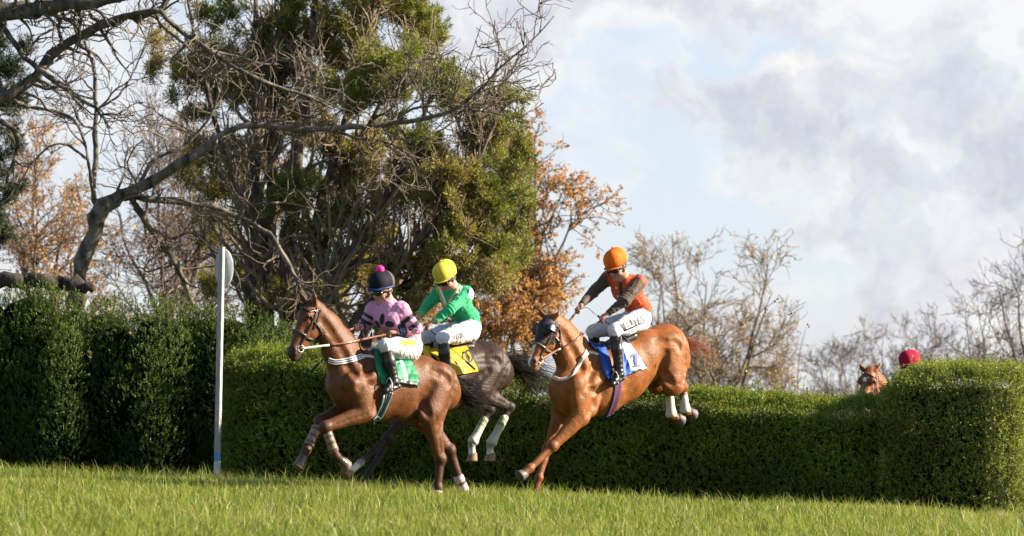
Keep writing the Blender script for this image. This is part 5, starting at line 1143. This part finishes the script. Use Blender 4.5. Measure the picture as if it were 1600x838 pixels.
def pat_or(P, c, x):
    q = np.stack([800+F_PX*P[:, 0]/P[:, 1], HOR-F_PX*(P[:, 2]-ZC)/P[:, 1]], 1); g = x['g']; fr = (P-g['chest'])@(x['f']-UP*.3) > .02
    c[fr & (np.abs(q[:, 0]-970-(q[:, 1]-450)*.05) < 2.8) & (q[:, 1] > 441) & (q[:, 1] < 461)] = DK*.6
    for px, py in ((964, 438), (963, 450), (965, 463)): c[fr & (np.hypot(q[:, 0]-px, q[:, 1]-py) < 1.3)] = (.7, .6, .5)
    return c
def hel_or(Q, c, fd, up, side):
    c[np.abs(Q@side-.02) < .0035] = (.30, .05, .005); c[np.abs(Q@fd) < .003] = (.35, .06, .005); return c
rO, kO = jockey(pc, JO, dict(shirt=ORANGE, sleeve=DK, breeches=(.52, .515, .57), helmet=(.60, .12, .009), rim=(.12, .03, .01), pattern=pat_or, helmet_pattern=hel_or, button=.014, boot_line=(.45, .43, .42)),
    'jockey in an orange vest with dark sleeves and an orange cap', GJ, 23)
cs_ = 34.5/41.5*math.cos(R_(58))/math.cos(YAW)
JR = {k: ((1421+(v[0]-961)*cs_, 561+(v[1]-405)*34.5/41.5, v[2]) if k != 'face' else (R_(-30), R_(-6))) for k, v in JO.items()}
rR, kR = jockey(pd, JR, dict(shirt=(.05, .02, .03), sleeve=(.05, .02, .03), breeches=(.7, .7, .7), helmet=(.27, .007, .03), rim=(.40, .01, .04), no_goggles=False),
    'jockey in a crimson cap, only the cap showing above the hedge', GJ, 24)

# --- saddlery
def saddle(root, pl, x, y, lean, col=(.02, .016, .014), pad=None, feet=()):
    S = Body(); o = pl.pt(x, y); ax = unit(pl.f*math.cos(lean)+UP*math.sin(lean)); u = np.cross(ax, pl.n); u = u if u@UP > 0 else -u
    S.add(o-ax*.20+u*.03, o+ax*.16, .075, .06, pl.n, 1.9, .03, col); S.add(o+ax*.17+u*.02, o+ax*.19+u*.06, .05, .035, pl.n, 1.6, .03, col); S.add(o-ax*.20+u*.06, o-ax*.24+u*.08, .045, .035, pl.n, 2.2, .03, col)
    s = obj('saddle', S.build('saddle', .010, 1), M['leather'], root)
    for e, (an, to) in feet:
        st = Buf(); sg = 1 if e == 'N' else -1; ft = lerp(an, to, .62)-UP*.028; q = unit(to-an); c = ft+UP*.06; th = np.linspace(-.6*np.pi, 1.6*np.pi, 18)
        tube1(st, [ft+pl.n*.055-UP*.004, ft-pl.n*.055-UP*.004], [.008], 4, 5, (.5, .48, .45)); tube1(st, [ft+pl.n*.055, ft+pl.n*.05+UP*.07, ft+UP*.12, ft-pl.n*.05+UP*.07, ft-pl.n*.055], [.006], 16, 5, (.5, .48, .45))
        topp = o+ax*.08+sg*pl.n*.19-u*.12; Pq = catmull([topp, lerp(topp, ft+UP*.12, .5), ft+UP*.12], 12); strap(st, Pq, np.tile(sg*pl.n, (12, 1)), .02, .004, col); sub('stirrup', st.mesh('stirrup'), M['leather'], s)
    return s
def feet(k): return [(e, (k['g']['an'+e], k['g']['to'+e])) for e in 'NF']
saddle(rootA, pa, 618, 556, -.05, feet=feet(kP)); saddle(rootB, pb, 706, 546, .0, feet=feet(kG)); saddle(rootC, pc, 962, 538, -.30, feet=feet(kO)); saddle(rootD, pd, 1432, 630, 0, feet=feet(kR))
def mix(a, b, m): return np.asarray(a)*(1-m)[:, None]+np.asarray(b)*m[:, None]
mirA, mirB, mirC = (pa.o, pa.n), (pb.o, pb.n), (pc.o, pc.n)
def cA(u, v): 
    c = np.tile((.012, .20, .085), (len(u), 1)); w = (np.abs(u-.62) < .06) | ((vnoise(np.stack([u*6, v*6, u*0], 1), 2.4, 4) > .55) & (u < .55) & (v > .2) & (v < .7)); c[w] = (.42, .58, .48); c[v > .88] = (.012, .012, .014); c[(v > .915) & (v < .975) & (u > .22) & (u < .92) & (np.sin(u*70+6*np.sin(u*23)) > .15)] = (.40, .40, .40); return c
cl = cloth_on('saddle_cloth', BA, [(598, 556), (641, 557), (657, 604), (603, 594)], .018, M['cloth'], cA, rootA, mirror=mirA, seed=1, nu=64, nv=44)
obj('saddle_pad', None, None) if False else None
sb = Buf(); on_body(sb, BA, [(590, 548), (594, 566), (597, 585), (606, 600)], .12, off=.014, col=(.012, .17, .075)); obj('saddle_pad', sb.mesh('saddle_pad'), M['cloth'], rootA)
def cB(u, v): c = np.tile((.56, .33, .010), (len(u), 1)); c[v > .94] = (.6, .36, .01); return c
clB = cloth_on('saddle_cloth', BB, [(668, 546), (729, 536), (748, 580), (706, 588)], .020, M['cloth'], cB, rootB, mirror=mirB, seed=2, ruffle=.012)
sb = Buf(); on_body(sb, BB, [(664, 534), (668, 556), (680, 572), (694, 583)], .09, off=.016, col=(.70, .42, .012)); obj('saddle_pad', sb.mesh('saddle_pad'), M['cloth'], rootB)
def cC(u, v): c = np.tile((.72, .73, .78), (len(u), 1)); c[(u > .92) | (v < .06)] = (.28, .30, .52); c[(u < .26+.25*(v-.3))] = (.02, .09, .42); c[(v > .92) & (u > .4) & (u < .8)] = (.03, .03, .04); return c
clC = cloth_on('saddle_cloth', BC, [(968, 534), (984, 535), (1010, 575), (971, 589)], .018, M['cloth'], cC, rootC, mirror=mirC, seed=3)
sb = Buf(); on_body(sb, BC, [(927, 530), (937, 541), (944, 556), (950, 580), (956, 592)], [.10, ]*1+[.0]*0 if False else .13, off=.014, col=(.010, .055, .30)); obj('saddle_pad', sb.mesh('saddle_pad'), M['cloth'], rootC)
# girths, breastplates
gb = Buf(); on_body(gb, BA, [(607, 612), (601, 632), (592, 650), (583, 659)], .10, stripes=[(.06, .12, .12), (.008, .010, .012), (.008, .01, .012), (.06, .12, .12)]); obj('girth', gb.mesh('girth'), M['leather'], rootA)
gb = Buf(); on_body(gb, BC, [(966, 596), (965, 612), (960, 632), (952, 650), (944, 658)], .105, stripes=[(.025, .04, .15), (.14, .02, .025), (.05, .015, .02), (.14, .02, .025), (.025, .04, .15)]); obj('girth', gb.mesh('girth'), M['cloth'], rootC)
gb = Buf(); on_body(gb, BB, [(690, 600), (688, 618), (682, 634)], .10, col=(.02, .02, .02)); obj('girth', gb.mesh('girth'), M['cloth'], rootB)
gb = Buf(); WS = [(.66, .64, .66), (.10, .10, .16), (.66, .64, .66), (.10, .10, .16), (.66, .64, .66)]
on_body(gb, BA, [(513, 563), (524, 566), (540, 564), (556, 560), (567, 556)], .055, stripes=WS); on_body(gb, BA, [(566, 556), (578, 557), (590, 559)], .035, col=(.55, .5, .45)); on_body(gb, BA, [(570, 557), (564, 545), (562, 535)], .014, col=BLK)
on_body(gb, BA, [(584, 557), (586, 545), (582, 535)], .014, col=BLK); obj('breast_girth', gb.mesh('breast_girth'), M['cloth'], rootA)
gb = Buf(); on_body(gb, BC, [(863, 589), (876, 593), (892, 588), (902, 575), (909, 562), (917, 548)], .042, col=(.42, .34, .29)); on_body(gb, BC, [(909, 559), (922, 551), (932, 553), (948, 556)], .032, col=(.62, .56, .5)); obj('breastplate', gb.mesh('breastplate'), M['leather'], rootC)
# bridles and reins
hands = lambda k: (k['hands']['N'], k['hands']['F'])
bridle(rootA, BA, hdA, hands(kP), (.022, .014, .012), rein_cols=((.55, .48, .42), (.22, .085, .045), (.20, .075, .04)), noseband=(.03, .018, .014))
bridle(rootB, BB, hdB, hands(kG), BLK); bridle(rootC, BC, hdC, hands(kO), (.05, .025, .018), rein_cols=((.30, .16, .11), (.13, .055, .035), (.06, .03, .025)), noseband=(.10, .055, .04))
bridle(rootD, BD, hdD, hands(kR), (.05, .025, .02))
# loop of rein hanging on the chestnut's neck
lb = Buf(); on_body(lb, BC, [(868, 503), (876, 520), (874, 536), (866, 548)], .014, col=BLK)
Pq = catmull([kO['hands']['F'], kO['hands']['F']+V3(.10, -.05, .03), lerp(kO['hands']['F'], kO['hands']['N'], .75)+UP*.03, kO['hands']['N']], 20); strap(lb, Pq, np.tile(UP, (20, 1)), .02, .004, (.03, .018, .014))
obj('rein', lb.mesh('rein'), M['leather'], rootC)
# the chestnut's hood with its two blinkers
Hd = Body(); hp = hdC['hp']; sC = hdC['s']
Hd.add(hp(-.01, -.02), hp(.22, -.005), .097*sC, .117*sC, hdC['n'], .82, .03); Hd.add(hp(.2, -.01), hp(.62, -.005), .116*sC, .086*sC, hdC['n'], .78, .03)
for s in (1, -1): Hd.add(hp(.30, -.10, s*.040), hp(.36, -.10, s*.038), .085*sC, .08*sC, hdC['n'], .45, .02); Hd.add(hp(.24, .05, s*.085), hp(.31, .055, s*.085), .046*sC, .04*sC, k=.02)
Hd.cut = [(hp(.56, 0), unit(hdC['a']-.30*hdC['d'])), (hp(.0, -.115), -hdC['d']), (hp(-.02, 0), -hdC['a'])]
hood = obj('hood', Hd.build('hood', .008, 1, lambda P, c: c*0+np.array((.010, .010, .014))), M['cloth'], rootC)
for s in (1, -1):
    cup = Body(); cup.add(hp(.20, .030, s*.128), hp(.27, .030, s*.140), .058*sC, .060*sC, unit(hdC['n']-s*.3*hdC['a']), .42, .01); cup.cut = [(hp(.285, .03, s*.13), unit(hdC['a']))]
    sub('blinker', cup.build('blinker', .007, 1, lambda P, c: c*0+np.array((.010, .010, .012))), M['leather'], hood)
# lettering on the clothes
KOs = lambda q, off: kO['K'].cast(q, off); LET = (.80, .79, .76)
pb_ = Buf(); u, v = np.meshgrid(np.linspace(0, 1, 16), np.linspace(0, 1, 8), indexing='ij'); u, v = u[..., None], v[..., None]
tl, tr_, br_, bl = [np.array(c, float) for c in ((969, 508), (1001, 492), (1008, 504), (977, 518))]; q = ((tl*(1-u)+tr_*u)*(1-v)+(bl*(1-u)+br_*u)*v).reshape(-1, 2)
idx = np.arange(128).reshape(16, 8); Q = np.stack([idx[:-1, :-1], idx[1:, :-1], idx[1:, 1:], idx[:-1, 1:]], -1).reshape(-1, 4)[:, ::-1]
pb_.add(KOs(q, .008), [Q], (.012, .012, .014)); patch = sub('patch', pb_.mesh('patch'), M['letter'], kO['breeches'])
def txt(t, quad, fn, parent, col, off=.014, name='lettering'):
    o = decal_text(t, quad, fn, M['letter'], None, col, name, off); o.parent = parent; return o
txt('ELITE', [(975, 504), (1001, 492.5), (1005, 503), (979, 514)], KOs, kO['breeches'], LET, .0125)
KG_ = lambda q, off: kG['K'].cast(q, off); txt('WEBB', [(706, 523), (726, 518), (727, 526), (708, 531)], KG_, kG['breeches'], (.06, .045, .04), .016)
def cloth_hit(B, lift): return lambda q, off: B.cast(q, lift)
def bars(quads, fn, off, parent, col):
    b = Buf()
    for qd in quads:
        tl, tr_, br_, bl = [np.array(c, float) for c in qd]; u, v = np.meshgrid(np.linspace(0, 1, 4), np.linspace(0, 1, 4), indexing='ij'); u, v = u[..., None], v[..., None]
        idx = np.arange(16).reshape(4, 4); b.add(fn(((tl*(1-u)+tr_*u)*(1-v)+(bl*(1-u)+br_*u)*v).reshape(-1, 2), off), [np.stack([idx[:-1, :-1], idx[1:, :-1], idx[1:, 1:], idx[:-1, 1:]], -1).reshape(-1, 4)[:, ::-1]], col)
    return sub('lettering', b.mesh('lettering', False), M['letter'], parent)
bars([[(991, 552), (995, 551), (998, 570), (993, 570)], [(987, 556), (991, 552), (991.6, 555), (988, 559)], [(989, 570.5), (1001, 570), (1001.5, 573), (989.5, 573.5)]], cloth_hit(BC, .045), .045, clC, (.05, .07, .20))

txt('0', [(724, 546), (737, 546), (741, 566), (730, 568)], cloth_hit(BB, .052), clB, (.03, .03, .04))
# sticks
hN = kG['hands']['N']; whip([hN-unit(pb.pt(737, 572, .33)-hN)*.05, lerp(hN, pb.pt(736, 572, .36), .5), pb.pt(736, 572, .36)], 'black whip pointing down from the green jockey across his boot', 'whips held by the jockeys')
hF = kP['hands']['F']; whip([hF+UP*.02, lerp(hF, pa.pt(494, 572, -.30), .5), pa.pt(492, 574, -.30)], 'black whip in the pink jockey\'s far hand, its tip showing below the bay\'s jaw', 'whips held by the jockeys')
hN = kO['hands']['N']; whip([hN+V3(-.04, -.02, .05), hN, lerp(hN, pc.pt(977, 528, .40), .55)+UP*.03, pc.pt(977, 530, .38)], 'black whip lying over the orange jockey\'s white knee', 'whips held by the jockeys')
